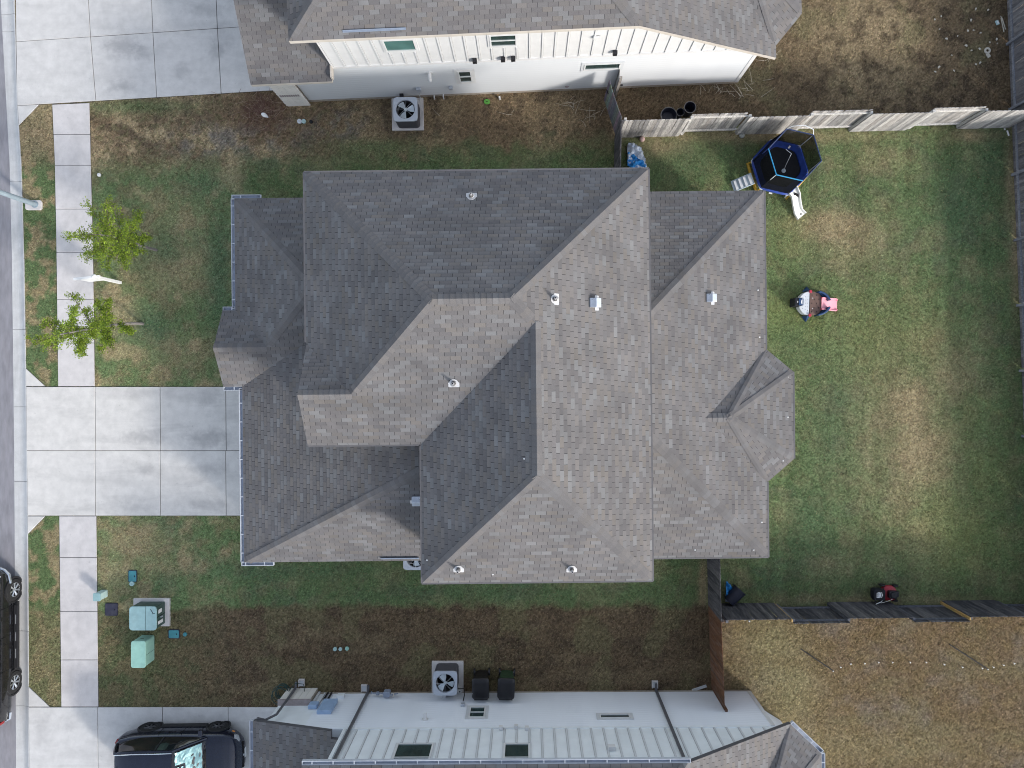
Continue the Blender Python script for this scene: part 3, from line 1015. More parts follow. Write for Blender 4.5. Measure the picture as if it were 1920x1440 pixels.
        if mv:
            me = bpy.data.meshes.new('ridge_cap_run'); me.from_pydata(mv, [], mf)
            bm = bmesh.new(); bm.from_mesh(me); bmesh.ops.recalc_face_normals(bm, faces=bm.faces); bm.to_mesh(me); bm.free()
            at = me.attributes.new('tint', 'FLOAT_COLOR', 'POINT'); at.data.foreach_set('color', np.array(mc, np.float32).ravel())
            me.materials.append(M['shingle'])
            tag(add_obj('ridge_cap_run', me, root), kind='stuff')
        return root

    def hidden(s, pl, a, b): return False


def gutter_run(parent, pts, w=0.12):
    """open trough along pts (local, at the top of the fascia), outside on the left of travel; straps across it"""
    b = MB()
    for (p, q) in zip(pts[:-1], pts[1:]):
        p, q = Vector(p), Vector(q)
        d = (q - p); L = d.length; d.normalize()
        n = Vector((-d.y, d.x, 0)).normalized()
        def pp(t, a, z): return p + d * t + n * a + Vector((0, 0, z))
        th = 0.012
        e = 0.0
        for (a0, a1, z0, z1, mi) in ((w - th, w + 0.006, -0.11, 0.0, 0), (0.002, th, -0.11, 0.004, 0), (th, w - th, -0.11, -0.095, 1)):
            vs = [pp(-e, a0, z0), pp(L + e, a0, z0), pp(L + e, a1, z0), pp(-e, a1, z0), pp(-e, a0, z1), pp(L + e, a0, z1), pp(L + e, a1, z1), pp(-e, a1, z1)]
            b.add(vs, [(3, 2, 1, 0), (4, 5, 6, 7), (0, 1, 5, 4), (1, 2, 6, 5), (2, 3, 7, 6), (3, 0, 4, 7)], mi)
        for t0 in (0, L - 0.015):
            vs = [pp(t0, th, -.1), pp(t0 + .015, th, -.1), pp(t0 + .015, w - th, -.1), pp(t0, w - th, -.1), pp(t0, th, -.004), pp(t0 + .015, th, -.004), pp(t0 + .015, w - th, -.004), pp(t0, w - th, -.004)]
            b.add(vs, [(3, 2, 1, 0), (4, 5, 6, 7), (0, 1, 5, 4), (1, 2, 6, 5), (2, 3, 7, 6), (3, 0, 4, 7)], 0)
    g = b.build('gutter', [M['gutter'], M['gutter_in']], parent)
    st = MB().box((0, 0, 0), (0.03, 0.10, 0.006)).mesh('gutter_strap', M['gutter'])
    for (p, q) in zip(pts[:-1], pts[1:]):
        p, q = Vector(p), Vector(q)
        d = (q - p); L = d.length; d.normalize(); n = Vector((-d.y, d.x, 0)).normalized()
        k = 0.3
        while k < L - 0.1:
            c = p + d * k + n * (w * 0.5) + Vector((0, 0, -0.006))
            add_obj('gutter_strap', st, g, Matrix.Translation(c) @ Matrix.Rotation(math.atan2(d.y, d.x), 4, 'Z'))
            k += 0.62
    return g


def pipe_vent(parent, x, y, pl, size=0.1, lean=(0, 0)):
    """lead-grey plumbing vent in a bright flashing"""
    z = pl.z(x, y)
    Mx = Matrix(((pl.U.x, pl.W.x, pl.N.x, x), (pl.U.y, pl.W.y, pl.N.y, y), (pl.U.z, pl.W.z, pl.N.z, z), (0, 0, 0, 1)))
    inv = Mx.to_3x3().transposed()
    upv = inv @ Vector((0, 0, 1))
    b = MB()
    b.tube([Vector((0, 0, 0)), upv * 0.20], [0.055, 0.048], 14, 0)
    b.tube([upv * 0.19, upv * 0.36], [0.035, 0.030], 12, 1)
    b.tube([upv * 0.358, upv * 0.364], [0.020, 0.020], 10, 2)
    v = b.build('pipe_vent', [M['lead'], M['boot'], M['hole']], parent, smooth=True)
    v.matrix_basis = Mx
    f = MB()
    f.prism(rrect(0, -0.03, 0.31, 0.16, 0.03), 0.011, 0.020)
    f.ring((0, 0.03, 0.012), 0.075, 0.125, 0.014, 20)
    f.tube([Vector((0, 0, 0.012)), upv * 0.10], [0.095, 0.062], 16, 0, cap=False)
    f.build('flashing', M['boot'], v, smooth=True)
    return v


def box_vent(parent, x, y, pl):
    z = pl.z(x, y)
    Mx = Matrix(((pl.U.x, pl.W.x, pl.N.x, x), (pl.U.y, pl.W.y, pl.N.y, y), (pl.U.z, pl.W.z, pl.N.z, z), (0, 0, 0, 1)))
    b = MB()
    w, d = 0.26, 0.30
    vs = [(-w / 2, -d / 2, .01), (w / 2, -d / 2, .01), (w / 2, d / 2, .01), (-w / 2, d / 2, .01), (-w / 2, -d / 2, .16), (w / 2, -d / 2, .16), (w / 2, d / 2 - .12, .18), (-w / 2, d / 2 - .12, .18), (w / 2, d / 2, .05), (-w / 2, d / 2, .05)]
    b.add(vs, [(4, 5, 6, 7), (7, 6, 8, 9), (0, 1, 5, 4), (1, 2, 8, 6, 5), (3, 0, 4, 7, 9), (2, 3, 9, 8)])
    v = b.build('box_vent', M['galv'], parent, bevel=0.008)
    v.matrix_basis = Mx
    MB().prism(rrect(0, -0.10, 0.42, 0.13, 0.02), 0.010, 0.018).build('flashing', M['boot'], v)
    return v


# ------------------------------------------------------------------ the main house
HROT = 0.0105
house = thing('house', 'grey shingled family house in the middle with hipped upper and lower roofs', 'house', (0, 0, 0), HROT)
T_main = Matrix.Rotation(HROT, 4, 'Z')
ZU, ZL, S1 = 5.4, 2.7, 0.6
xW, xI, xE, yN, yI, yS = -6.49, -3.15, 3.64, 6.06, -1.99, -6.06
runE = (yN - yI) / 2; runS = (xE - xI) / 2
yR = (yN + yI) / 2; zR = ZU + S1 * runE
xR = (xE + xI) / 2; zR2 = ZU + S1 * runS
pN = Plane(0, yN, ZU, S1, 0, -1); pE = Plane(xE, 0, ZU, S1, -1, 0); pS = Plane(0, yI, ZU, S1, 0, 1)
pW = Plane(xW, 0, ZU, S1, 1, 0); pS2 = Plane(0, yS, ZU, S1, 0, 1); pW2 = Plane(xI, 0, ZU, S1, 1, 0)
A_ = (xW + runE, yR); B_ = (xE - runE, yR)              # east-west ridge ends
yC = yI + runS                                            # where the north-south ridge meets the south slope
C_ = (xR, yC); D_ = (xR, yS + runS)
gR = 2.5                                                  # west gable: ridge leaves the hip after gR
G_ = (A_[0] - gR, A_[1] - gR); zG = zR - S1 * gR
xG = xW + 0.03
gN = 2 * G_[1] - yI                                       # north foot of that gable
pGN = Plane(0, gN, ZU, S1, 0, -1)
roof = Roof(house, M['fascia_grey'], T_main, 0.155)
roof.face([(xW, yN), A_, B_, (xE, yN)], pN)
roof.face([(xE, yN), B_, C_, D_, (xE, yS)], pE)
roof.face([B_, A_, G_, (xG, G_[1]), (xG, yI), (xI, yI), C_], pS)
roof.face([(xW, yN), (xW, gN), G_, A_], pW)
roof.face([(xG, gN), (xG, G_[1]), G_], pGN)
roof.face([(xI, yI), (xI, yS), D_, C_], pW2)
roof.face([(xI, yS), (xE, yS), D_], pS2)
def z3(p, pl): return (p[0], p[1], pl.z(*p))
roof.cap(z3(A_, pN), z3(B_, pN), pN, pS)
roof.cap((xE, yN, ZU), z3(B_, pN), pN, pE)
roof.cap((xW, yN, ZU), z3(A_, pN), pN, pW)
roof.cap(z3(C_, pE), z3(B_, pE), pS, pE)
roof.cap(z3(D_, pE), z3(C_, pE), pE, pW2)
roof.cap((xE, yS, ZU), z3(D_, pE), pE, pS2)
roof.cap((xI, yS, ZU), z3(D_, pE), pW2, pS2)
roof.cap(z3(G_, pS), z3(A_, pS), pW, pS)
roof.cap((xG, G_[1], zG), z3(G_, pS), pGN, pS)

# lower roofs: front (west)
fW, fN = -9.61, 5.97
pfN = Plane(0, fN, ZL, S1, 0, -1); pfW = Plane(fW, 0, ZL, S1, 1, 0)
gy0, gy1 = -0.25, 2.27; gyc = (gy0 + gy1) / 2; zgp = ZL + S1 * (gy1 - gyc)
xgw = -10.04
pgN = Plane(0, gy1, ZL, S1, 0, -1); pgS = Plane(0, gy0, ZL, S1, 0, 1)
xg_end = fW + (gy1 - gyc)                                 # porch gable ridge meets the west slope
wallW = xW + 0.30
S_g = 0.35; gxW = -9.41
pgar = Plane(gxW, 0, ZL, S_g, 1, 0)
S_gs = 0.67
pgarS = Plane(0, yS + 0.0, ZL, S_gs, 0, 1)
wallWi = xI + 0.30; wallSi = yI + 0.30
hipN = (wallW, fN - (wallW - fW))                         # north hip at the wall
hip2 = (wallW, gyc + (wallW - xg_end))                    # hip between west slope and porch south slope
zv = pgar.z(wallW, 0); yv = gy0 + (zv - ZL) / S1          # valley end at the wall
roof.face([(fW, fN), hipN, (wallW, fN)], pfN)
roof.face([(fW, fN), (fW, gy1), (xg_end, gyc), hip2, hipN], pfW)
roof.face([(xgw, gy1), (xgw, gyc), (xg_end, gyc), (fW, gy1)], pgN)
roof.face([(xgw, gyc), (xgw, gy0), (gxW, gy0), (wallW, yv), hip2, (xg_end, gyc)], pgS)
zh = pgar.z(wallWi, 0); yh = yS + (zh - ZL) / S_gs
roof.face([(gxW, gy0), (gxW, yS), (wallWi, yh), (wallWi, wallSi), (wallW, wallSi), (wallW, yv)], pgar)
roof.face([(gxW, yS), (wallWi, yS), (wallWi, yh)], pgarS)
roof.cap((fW, fN, ZL), (hipN[0], hipN[1], pfW.z(*hipN)), pfN, pfW)
roof.cap((xgw, gyc, zgp), (xg_end, gyc, zgp), pgN, pgS)
roof.cap((xg_end, gyc, zgp), (hip2[0], hip2[1], pfW.z(*hip2)), pfW, pgS)
roof.cap((gxW, yS, ZL), (wallWi, yh, zh), pgar, pgarS)
# lower roof: back (east) with the bay
S2 = 0.43; bE, bN, bS = 7.92, 6.05, -6.07
wallE = xE - 0.30
pbE = Plane(bE, 0, ZL, S2, -1, 0); pbN = Plane(0, bN, ZL, S2, 0, -1); pbS = Plane(0, bS, ZL, S2, 0, 1)
rb = bE - wallE
c1, c2, c3, c4 = (bE, 0.80), (8.81, 0.05), (8.81, -2.82), (bE, -3.58)
ym = -1.39; zap = 3.65
rW = (bE - (zap - ZL) / S2, ym); ap = (6.40, ym)
roof.face([(wallE, bN), (wallE, bN - rb), (bE, bN)], pbN)
roof.face([(bE, bS), (wallE, bS + rb), (wallE, bS)], pbS)
roof.face([(bE, bN), (wallE, bN - rb), (wallE, bS + rb), (bE, bS), c4, rW, c1], pbE)
sb = (zap - ZL) / (c1[1] - ym)
pnN = Plane(0, c1[1], ZL, sb, 0, -1); pnS = Plane(0, c4[1], ZL, (zap - ZL) / (ym - c4[1]), 0, 1)
peE = Plane(8.81, 0, ZL, (zap - ZL) / (8.81 - 6.40), -1, 0)
def bay_plane(p, q):
    dx, dy = q[0] - p[0], q[1] - p[1]; l = math.hypot(dx, dy)
    nx, ny_ = -dy / l, dx / l
    if nx > 0: nx, ny_ = -nx, -ny_
    dist = (ap[0] - p[0]) * nx + (ap[1] - p[1]) * ny_
    return Plane(p[0], p[1], ZL, (zap - ZL) / dist, nx, ny_)
pne, pse = bay_plane(c1, c2), bay_plane(c4, c3)
roof.face([rW, ap, c1], pnN); roof.face([c1, ap, c2], pne); roof.face([c2, ap, c3], peE); roof.face([c3, ap, c4], pse); roof.face([ap, rW, c4], pnS)
roof.cap((bE, bN, ZL), (wallE, bN - rb, pbE.z(wallE, 0)), pbN, pbE)
roof.cap((bE, bS, ZL), (wallE, bS + rb, pbE.z(wallE, 0)), pbS, pbE)
roof.cap((*rW, zap), (*ap, zap), pnN, pnS)
roof.cap((*c1, ZL), (*ap, zap), pnN, pne, 0.10); roof.cap((*c2, ZL), (*ap, zap), pne, peE, 0.12); roof.cap((*c3, ZL), (*ap, zap), peE, pse, 0.12); roof.cap((*c4, ZL), (*ap, zap), pse, pnS, 0.10)
main_roof = roof.finish(300)


def drip(p, q, z):
    """thin metal edge along an eave"""
    p, q = Vector(p), Vector(q); d = q - p
    b = MB().box((0, 0, 0), (d.length, .045, .022))
    o = b.build('drip_edge', M['drip'], main_roof, loc=((p.x + q.x) / 2, (p.y + q.y) / 2, z))
    o.rotation_euler = (0, 0, math.atan2(d.y, d.x))


for (p, q, z) in (((xE + .008, yS), (xE + .008, yN), ZU + .008), ((xI, yS - .008), (xE, yS - .008), ZU + .008), ((xW, yN + .008), (xE, yN + .008), ZU + .008), ((xW - .008, gN), (xW - .008, yN), ZU + .008), ((xI - .008, yS), (xI - .008, yI), ZU + .008), ((xG, yI - .008), (xI, yI - .008), ZU + .008),
                  ((bE + .008, c1[1]), (bE + .008, bN), ZL + .008), ((bE + .008, bS), (bE + .008, c4[1]), ZL + .008), ((wallE, bS - .008), (bE, bS - .008), ZL + .008), ((8.818, c3[1]), (8.818, c2[1]), ZL + .008)):
    drip(p, q, z)

# walls under the eaves
b = MB()
b.prism([(fW + .3, -5.76), (bE - .3, -5.76), (bE - .3, 5.74), (fW + .3, 5.7)], 0.15, ZL - 0.02)
b.build('wall', M['siding'], house)
b = MB()
b.prism([(wallW, 5.76), (wallW, wallSi), (wallWi, wallSi), (wallWi, -5.76), (wallE, -5.76), (wallE, 5.76)], ZL - .02, ZU + 0.02)
b.build('upper_wall', M['siding'], house)
b = MB(); b.prism([(bE - .3, .35), (8.5, -.12), (8.5, -2.65), (bE - .3, -3.15)], 0.15, ZL - .02); b.build('bay_wall', M['siding'], house)
b = MB(); b.prism([(fW + .28, -5.78), (bE - .28, -5.78), (bE - .28, 5.76), (fW + .28, 5.72)], -0.2, 0.15); b.build('foundation', M['foundation'], house)
# gables' own walls and the two front posts
MB().prism([(xgw + .25, gy0 + .2), (fW + .3, gy0 + .2), (fW + .3, gy1 - .2), (xgw + .25, gy1 - .2)], ZL - .35, ZL - .03).build('porch_beam', M['white'], house)
for yy_ in (gy0 + .35, gy1 - .35):
    MB().box((xgw + .4, yy_, 1.2), (.16, .16, 2.4)).build('porch_post', M['white'], house)
gd = MB().box((fW + .29, -3.1, 1.25), (.04, 4.6, 2.1)).build('garage_door', M['white'], house)
for k in range(4):
    MB().box((-.0, 0, 0), (.02, 4.5, .46)).build('door_panel', M['white'], gd, loc=(fW + .262, -3.1, .5 + k * .52))
# gutters
def gut(pts):
    # outside on the left of travel
    return gutter_run(house, pts)
gut([(fW, gy1 + .06, ZL - .01), (fW, fN, ZL - .01)]); gut([(fW - .1, fN, ZL - .01), (-8.75, fN, ZL - .01)])
gut([(xgw, gy1, ZL - .01), (fW - .02, gy1, ZL - .01)])
gut([(gxW + .02, gy0, ZL - .01), (xgw, gy0, ZL - .01)])
gut([(gxW, yS, ZL - .01), (gxW, gy0 - .06, ZL - .01)])
gut([(-8.45, yS, ZL - .01), (gxW - .1, yS, ZL - .01)])
# diverter flashing on the south eave
dv = MB(); dv.box((-4.25, yS + .12, pgarS.z(0, yS + .12) + .05), (1.25, .015, .09)).box((-4.25, yS + .10, pgarS.z(0, yS + .10) + .016), (1.25, .06, .006))
dv.build('rain_diverter', M['diverter'], house)


def on_plane(u, v, pl):
    """local roof point seen at pixel u, v"""
    z = 4.0
    for _ in range(30):
        w = T_main.inverted() @ P(u, v, z)
        z = pl.z(w.x, w.y)
    return w.x, w.y


for (u, v, pl) in ((884, 368, pN), (851, 719, pS), (1041, 561, pE), (860, 1067, pS2), (1072, 1067, pS2)):
    pipe_vent(house, *on_plane(u, v, pl), pl)
for (u, v, pl) in ((1113, 568, pE), (1331, 559, pbE), (781, 936, pgarS)):
    box_vent(house, *on_plane(u, v, pl), pl)
for (u, v, pl) in ((801, 1050, pW2), (1421, 544, pbE), (1424, 632, pbE), (1477, 707, peE), (1477, 782, peE), (1468, 864, pse), (1428, 979, pbE), (1413, 1031, pbS), (1303, 1031, pbS), (811, 567, pS), (983, 860, pW2), (924, 1077, pS2)):
    x, y = on_plane(u, v, pl)
    MB().sphere((x, y, pl.z(x, y) + .012), .032, 8, sq=(1, .7, .4)).build('sealant_dab', M['white'], house)


# ------------------------------------------------------------------ neighbours
class Wall:
    """a long side wall seen by the drone; local x along it, outward = sgn along y"""
    def __init__(s, root, X0, Y0, rz, sgn):
        s.root, s.o, s.rz, s.sgn = root, Vector((X0, Y0)), rz, sgn
        s.d = Vector((math.cos(rz), math.sin(rz))); s.n = Vector((-math.sin(rz), math.cos(rz)))

    def hit(s, u, v, off=0.0):
        """(x, z) on the wall plane (off metres outwards) at pixel u, v"""
        q = Vector((u - U0, V0 - v))
        dd = s.n.dot(s.o) + s.sgn * off
        w = dd * FPX / s.n.dot(q)
        p = q * (w / FPX)
        return s.d.dot(p - s.o), CAM_H - w

    def rect(s, u0, v0, u1, v1):
        (x0, z0), (x1, z1) = s.hit(u0, v0), s.hit(u1, v1)
        return min(x0, x1), max(x0, x1), min(z0, z1), max(z0, z1)

    def bx(s, b, x0, x1, z0, z1, out0, out1, mi=0):
        ya, yb = sorted((s.sgn * out0, s.sgn * out1))
        b.box(((x0 + x1) / 2, (ya + yb) / 2, (z0 + z1) / 2), (x1 - x0, yb - ya, z1 - z0), mi=mi)
        return b

    def laps(s, x0, x1, z0, z1, material, step=0.165):
        n = int(round((z1 - z0) / step)); st = (z1 - z0) / n
        me = None
        for k in range(n):
            za = z0 + k * st
            if me is None:
                b = MB()
                pr = [(0.0, -0.004), (0.020, -0.004), (0.020, 0.0), (0.008, st - 0.004), (0.0, st - 0.004)]
                vs = [(x0, s.sgn * a, z) for a, z in pr] + [(x1, s.sgn * a, z) for a, z in pr]
                m_ = len(pr)
                b.add(vs, [tuple(range(m_)), tuple(range(2 * m_ - 1, m_ - 1, -1))] + [(i, m_ + i, m_ + (i + 1) % m_, (i + 1) % m_) for i in range(m_)])
                me = b.mesh('lap_board', material)
            add_obj('lap_board', me, s.root, Matrix.Translation((random.uniform(-.003, .003), 0, za)))

    def window(s, u0, v0, u1, v1, rails=1, teal=False, trim=0.09, trim_mat='white', n_sub=None):
        x0, x1, z0, z1 = s.rect(u0, v0, u1, v1)
        b = MB(); f = 0.05
        s.bx(b, x0, x0 + f, z0, z1, 0.0, .05); s.bx(b, x1 - f, x1, z0, z1, 0.0, .05)
        s.bx(b, x0 + f, x1 - f, z0, z0 + f, 0.0, .05); s.bx(b, x0 + f, x1 - f, z1 - f, z1, 0.0, .05)
        w = b.build('window', M['white'], s.root)
        if trim:
            t = MB()
            s.bx(t, x0 - trim, x0 - .002, z0 - trim, z1 + trim, .0, .034); s.bx(t, x1 + .002, x1 + trim, z0 - trim, z1 + trim, .0, .034)
            s.bx(t, x0 - .002, x1 + .002, z0 - trim, z0 - .002, .0, .034); s.bx(t, x0 - .002, x1 + .002, z1 + .002, z1 + trim, .0, .034)
            t.build('window_trim', M[trim_mat], w)
        zs = [z0 + f + (z1 - z0 - 2 * f) * k / (rails + 1) for k in range(rails + 2)]
        for k in range(rails + 1):
            p = MB(); s.bx(p, x0 + f, x1 - f, zs[k] + (.018 if k else 0), zs[k + 1] - (.018 if k < rails else 0), 0.004, .022)
            p.build('pane', M['glass_teal' if teal else 'glass'], w)
            if k:
                r = MB(); s.bx(r, x0 + f, x1 - f, zs[k] - .018, zs[k] + .018, .004, .045); r.build('meeting_rail', M['white'], w)
        return w

    def small_box(s, name, u, v, w, h, d, material, bevel=0.006):
        x, z = s.hit(u, v)
        b = MB(); s.bx(b, x - w / 2, x + w / 2, z - h / 2, z + h / 2, .018, .018 + d)
        return b.build(name, material, s.root, bevel=bevel)


def battens(wall, x0, x1, zb, ztop, holes, material, step=0.405, w=0.055, gap=None):
    gap = gap or M['fascia_grey']  # dark strips either side paint in the shadow line along each batten
    cache = {}
    x = x0
    while x < x1:
        segs = [(zb, ztop(x))]
        for (a, b, c, d) in holes:
            if a - .10 < x < b + .10:
                segs = [q for (p, r) in segs for q in ((p, min(r, c - .1)), (max(p, d + .1), r)) if q[1] - q[0] > 0.08]
        for (p, r) in segs:
            if r - p < 0.06: continue
            key = round(r - p, 2)
            if key not in cache:
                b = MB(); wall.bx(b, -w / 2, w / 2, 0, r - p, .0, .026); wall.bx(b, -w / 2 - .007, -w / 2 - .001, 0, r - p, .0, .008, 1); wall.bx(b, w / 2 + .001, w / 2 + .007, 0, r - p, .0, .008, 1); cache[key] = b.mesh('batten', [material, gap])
            add_obj('batten', cache[key], wall.root, Matrix.Translation((x, 0, p)))
        x += step


# ---- north neighbour
NR = 0.0437
nh = thing('house', 'white two-storey house with batten siding beyond the dry strip at the top', 'house', (0, 10.445, 0), NR)
T_n = Matrix.Translation((0, 10.445, 0)) @ Matrix.Rotation(NR, 4, 'Z')
nw = Wall(nh, 0, 10.445, NR, -1)
SN = 0.54
xw0, xw1, xe1 = -6.42, 3.30, 7.72
zl = 5.4 - SN * (8.22 - xw1)
b = MB(); b.prism([(-7.98, 0), (xe1, 0), (xe1, 11), (-7.98, 11)], 0.14, 2.78); b.build('wall', M['siding'], nh)
b = MB(); b.prism([(-8.0, -.02), (xe1 + .02, -.02), (xe1 + .02, 11), (-8.0, 11)], -0.2, 0.14); b.build('foundation', M['foundation'], nh)
nw.laps(-7.98, xe1 - .1, 0.16, 2.74, M['siding'])
def topn(x): return min(5.42, 5.42 - SN * (x - 3.3)) if x > 3.3 else 5.42
b = MB(); b.prism_xz([(xw0, 2.78), (xe1, 2.78), (xe1, topn(xe1) - .22), (3.3, 5.28), (xw0, 5.28)], 0.0, 10.9); b.build('upper_wall', M['white'], nh)
wins = []
for (u0, v0, u1, v1, r, tl) in ((724, 71, 776, 95, 0, True), (919, 62, 969, 86, 1, False)):
    nw.window(u0, v1, u1, v0, r, tl, .06); wins.append(nw.rect(u0, v0, u1, v1))
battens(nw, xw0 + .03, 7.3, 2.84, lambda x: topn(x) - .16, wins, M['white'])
b = MB(); nw.bx(b, xw0, 7.62, 2.75, 2.86, .0, .03); b.build('band_board', M['white'], nh)
b = MB(); nw.bx(b, xe1 - .12, xe1 + .01, .16, 2.74, .0, .03); b.build('corner_board', M['white'], nh)
nw.window(857, 132, 887, 152, 1, False, .11, 'white'); nw.window(1096, 119, 1162, 127, 0, False, .10, 'trim_grey')
for (u, v) in ((890, 113), (943, 110), (962, 109), (1153, 98), (753, 179)):
    nw.small_box('vent_hood', u, v - 3, .14, .18, .12, M['black'])
nw.small_box('vent_hood', 1119, 68, .22, .16, .06, M['white'])
nw.small_box('outlet_box', 785, 165, .17, .24, .10, M['galv']); nw.small_box('outlet_box', 845, 161, .14, .12, .12, M['galv'])
x, z = nw.hit(805, 136)
b = MB(); b.ring((x, -.03, z), .0, .12, .02, 16, axis='Y'); b.tube([(x, -.02, z), (x, -.18, z), (x + .0, -.24, z - .10)], .065, 12); b.build('exhaust_pipe', M['white'], nh, smooth=True)
for (u, v) in ((814, 178), (831, 176)):
    x, z = nw.hit(u, v); b = MB(); b.tube([(x, -.02, z), (x, -.10, z), (x, -.13, z - .15)], .025, 8); b.build('condensate_pipe', M['white'], nh)
x, z = nw.hit(1063, 161); MB().sphere((x, -.03, z), .07, 10, sq=(1.2, .5, .7)).build('hose_bib', M['sill_brown'], nh)
# painted brick pier at the garage corner, soldier course and all
x0, x1 = -8.84, -7.99
br = MB().box(((x0 + x1) / 2, .35, 1.2), (x1 - x0 - .03, .98, 2.44)).build('brick_pier', M['foundation'], nh)
bm_ = MB().box((0, 0, 0), (.195, .05, .062)).mesh('brick', M['brick_white'])
for k in range(32):
    z = .06 + k * .074
    for i in range(4):
        xx = x0 + .115 + i * .206 + (.0 if k % 2 else .05)
        if xx > x1 - .05: continue
        add_obj('brick', bm_, br, Matrix.Translation((xx, -.145 + random.uniform(-.002, .002), z)))
sb_ = MB().box((0, 0, 0), (.055, .012, .15)).mesh('soldier_brick', M['sill_brown'])
for i in range(9):
    add_obj('soldier_brick', sb_, br, Matrix.Translation((x0 + .12 + i * .078, -.176, 1.02 + i * .0)))
rn = Roof(nh, M['fascia_beige'], T_n, 0.16)
xe0 = 8.22
qS = Plane(0, -.30, 5.4, SN, 0, 1); qW = Plane(-7.02, 0, 5.4, SN, 1, 0); qE = Plane(3.3, 0, 5.4, SN, -1, 0)
half = 5.0
rn.face([(-7.02, -.3), (3.3, -.3), (3.3 - half, -.3 + half), (-7.02 + half, -.3 + half)], qS)
rn.face([(-7.02, -.3), (-7.02 + half, half - .3), (-7.02, 9.7)], qW)
bc1, bc2, bc3, bc4 = (xe0, .10), (9.13, 1.12), (9.13, 4.1), (xe0, 5.1)
bm0 = 2.6; bz = zl + 1.02
brW = (xe0 - (bz - zl) / SN, bm0); bap = (brW[0] + .75, bm0)
rn.face([(3.3, -.3), (xe0, -.3), bc1, brW, bc4, (xe0, 9.7), (3.3, 9.7), (3.3 - half, half - .3)], qE)
def bplane(p, q, a, zb, zt):
    dx, dy = q[0] - p[0], q[1] - p[1]; l = math.hypot(dx, dy); nx, ny_ = -dy / l, dx / l
    dist = (a[0] - p[0]) * nx + (a[1] - p[1]) * ny_
    if dist < 0: nx, ny_, dist = -nx, -ny_, -dist
    return Plane(p[0], p[1], zb, (zt - zb) / dist, nx, ny_)
hS = bplane((0, bc1[1]), (1, bc1[1]), bap, zl, bz); hSE = bplane(bc1, bc2, bap, zl, bz); hE = bplane(bc2, bc3, bap, zl, bz); hNE = bplane(bc3, bc4, bap, zl, bz); hN = bplane((0, bc4[1]), (1, bc4[1]), bap, zl, bz)
rn.face([bc1, bap, brW], hS); rn.face([bc1, bc2, bap], hSE); rn.face([bc2, bc3, bap], hE); rn.face([bc3, bc4, bap], hNE); rn.face([bc4, brW, bap], hN)
rn.cap((*bc2, zl), (*bap, bz), hSE, hE, .12); rn.cap((*bc1, zl), (*bap, bz), hS, hSE, .10); rn.cap((*bc3, zl), (*bap, bz), hE, hNE, .12)
rn.cap((3.3, -.3, 5.4), (3.3 - half, half - .3, 5.4 + SN * half), qS, qE)
rn.cap((-7.02, -.3, 5.4), (-7.02 + half, half - .3, 5.4 + SN * half), qS, qW)
gnS = Plane(0, -.42, 2.7, SN, 0, 1); gnN = Plane(0, 10.6, 2.7, SN, 0, -1)
rn.face([(-9.16, -.42), (-6.47, -.42), (-6.47, 5.09), (-9.16, 5.09)], gnS); rn.face([(-9.16, 5.09), (-6.47, 5.09), (-6.47, 10.6), (-9.16, 10.6)], gnN)
rn.finish(300)
b = MB(); b.prism_xz([(-6.45, 2.72), (-6.40, 2.72), (-6.40, 3.0), (-6.45, 3.0)], -.40, -.02); b.build('rake_return', M['fascia_beige'], nh)
b = MB(); b.prism([(-8.8, .3), (-6.5, .3), (-6.5, 10.4), (-8.8, 10.4)], 0, 2.68); b.build('garage_wall', M['siding'], nh)
b = MB(); x, z = nw.hit(700, 62, .3)
zq = qS.z(0, -.12)
b.box((x, -.12, zq + .03), (1.85, .012, .05)).box((x, -.14, zq + .012), (1.85, .06, .006)); b.build('rain_diverter', M['diverter'], nh)

# ---- south neighbour
SR = 0.006
sh = thing('house', 'pale grey two-storey house with charcoal downspouts along the bottom of the picture', 'house', (0, -11.6, 0), SR)
T_s = Matrix.Translation((0, -11.6, 0)) @ Matrix.Rotation(SR, 4, 'Z')
sw = Wall(sh, 0, -11.6, SR, 1)
SS = 0.62
sx0, sx1, sxe, sxE = -6.03, 4.72, 8.18, 8.62
zs = 5.4 - SS * (sxE - sx1)
b = MB(); b.prism([(-8.78, 0), (sxe, 0), (sxe, -11), (-8.78, -11)], 0.10, 2.78); b.build('wall', M['siding_grey'], sh)
b = MB(); b.prism([(-8.80, .02), (sxe + .02, .02), (sxe + .02, -11), (-8.80, -11)], -0.2, 0.10); b.build('foundation', M['foundation'], sh)
sw.laps(-7.4, sxe - .1, 0.12, 2.74, M['siding_grey'])
b = MB(); sw.bx(b, -8.78, -7.40, 0.12, 2.74, .0, .012); b.build('smooth_panel', M['panel_grey'], sh)
def tops(x): return 5.42 - SS * max(0, x - sx1)
b = MB(); b.prism_xz([(sx0, 2.78), (sxe, 2.78), (sxe, tops(sxe) - .25), (sx1, 5.26), (sx0, 5.26)], 0.0, -10.9); b.build('upper_wall', M['panel_grey'], sh)
wins = []
for (u0, v0, u1, v1) in ((745, 1396, 800, 1450), (945, 1396, 994, 1450)):
    sw.window(u0, v0, u1, v1, 1, False, .05, 'trim_grey'); wins.append(sw.rect(u0, v0, u1, v1))
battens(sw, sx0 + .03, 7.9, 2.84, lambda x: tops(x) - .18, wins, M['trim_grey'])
b = MB(); sw.bx(b, sx0, 7.9, 2.75, 2.84, .0, .028); b.build('band_board', M['panel_grey'], sh)
b = MB(); sw.bx(b, sxe - .12, sxe + .012, .12, 2.74, .0, .03); b.build('corner_board', M['white'], sh)
b = MB(); sw.bx(b, sx0 - .01, sx0 + .10, 2.86, 5.38, .0, .03); b.build('corner_board', M['panel_grey'], sh)
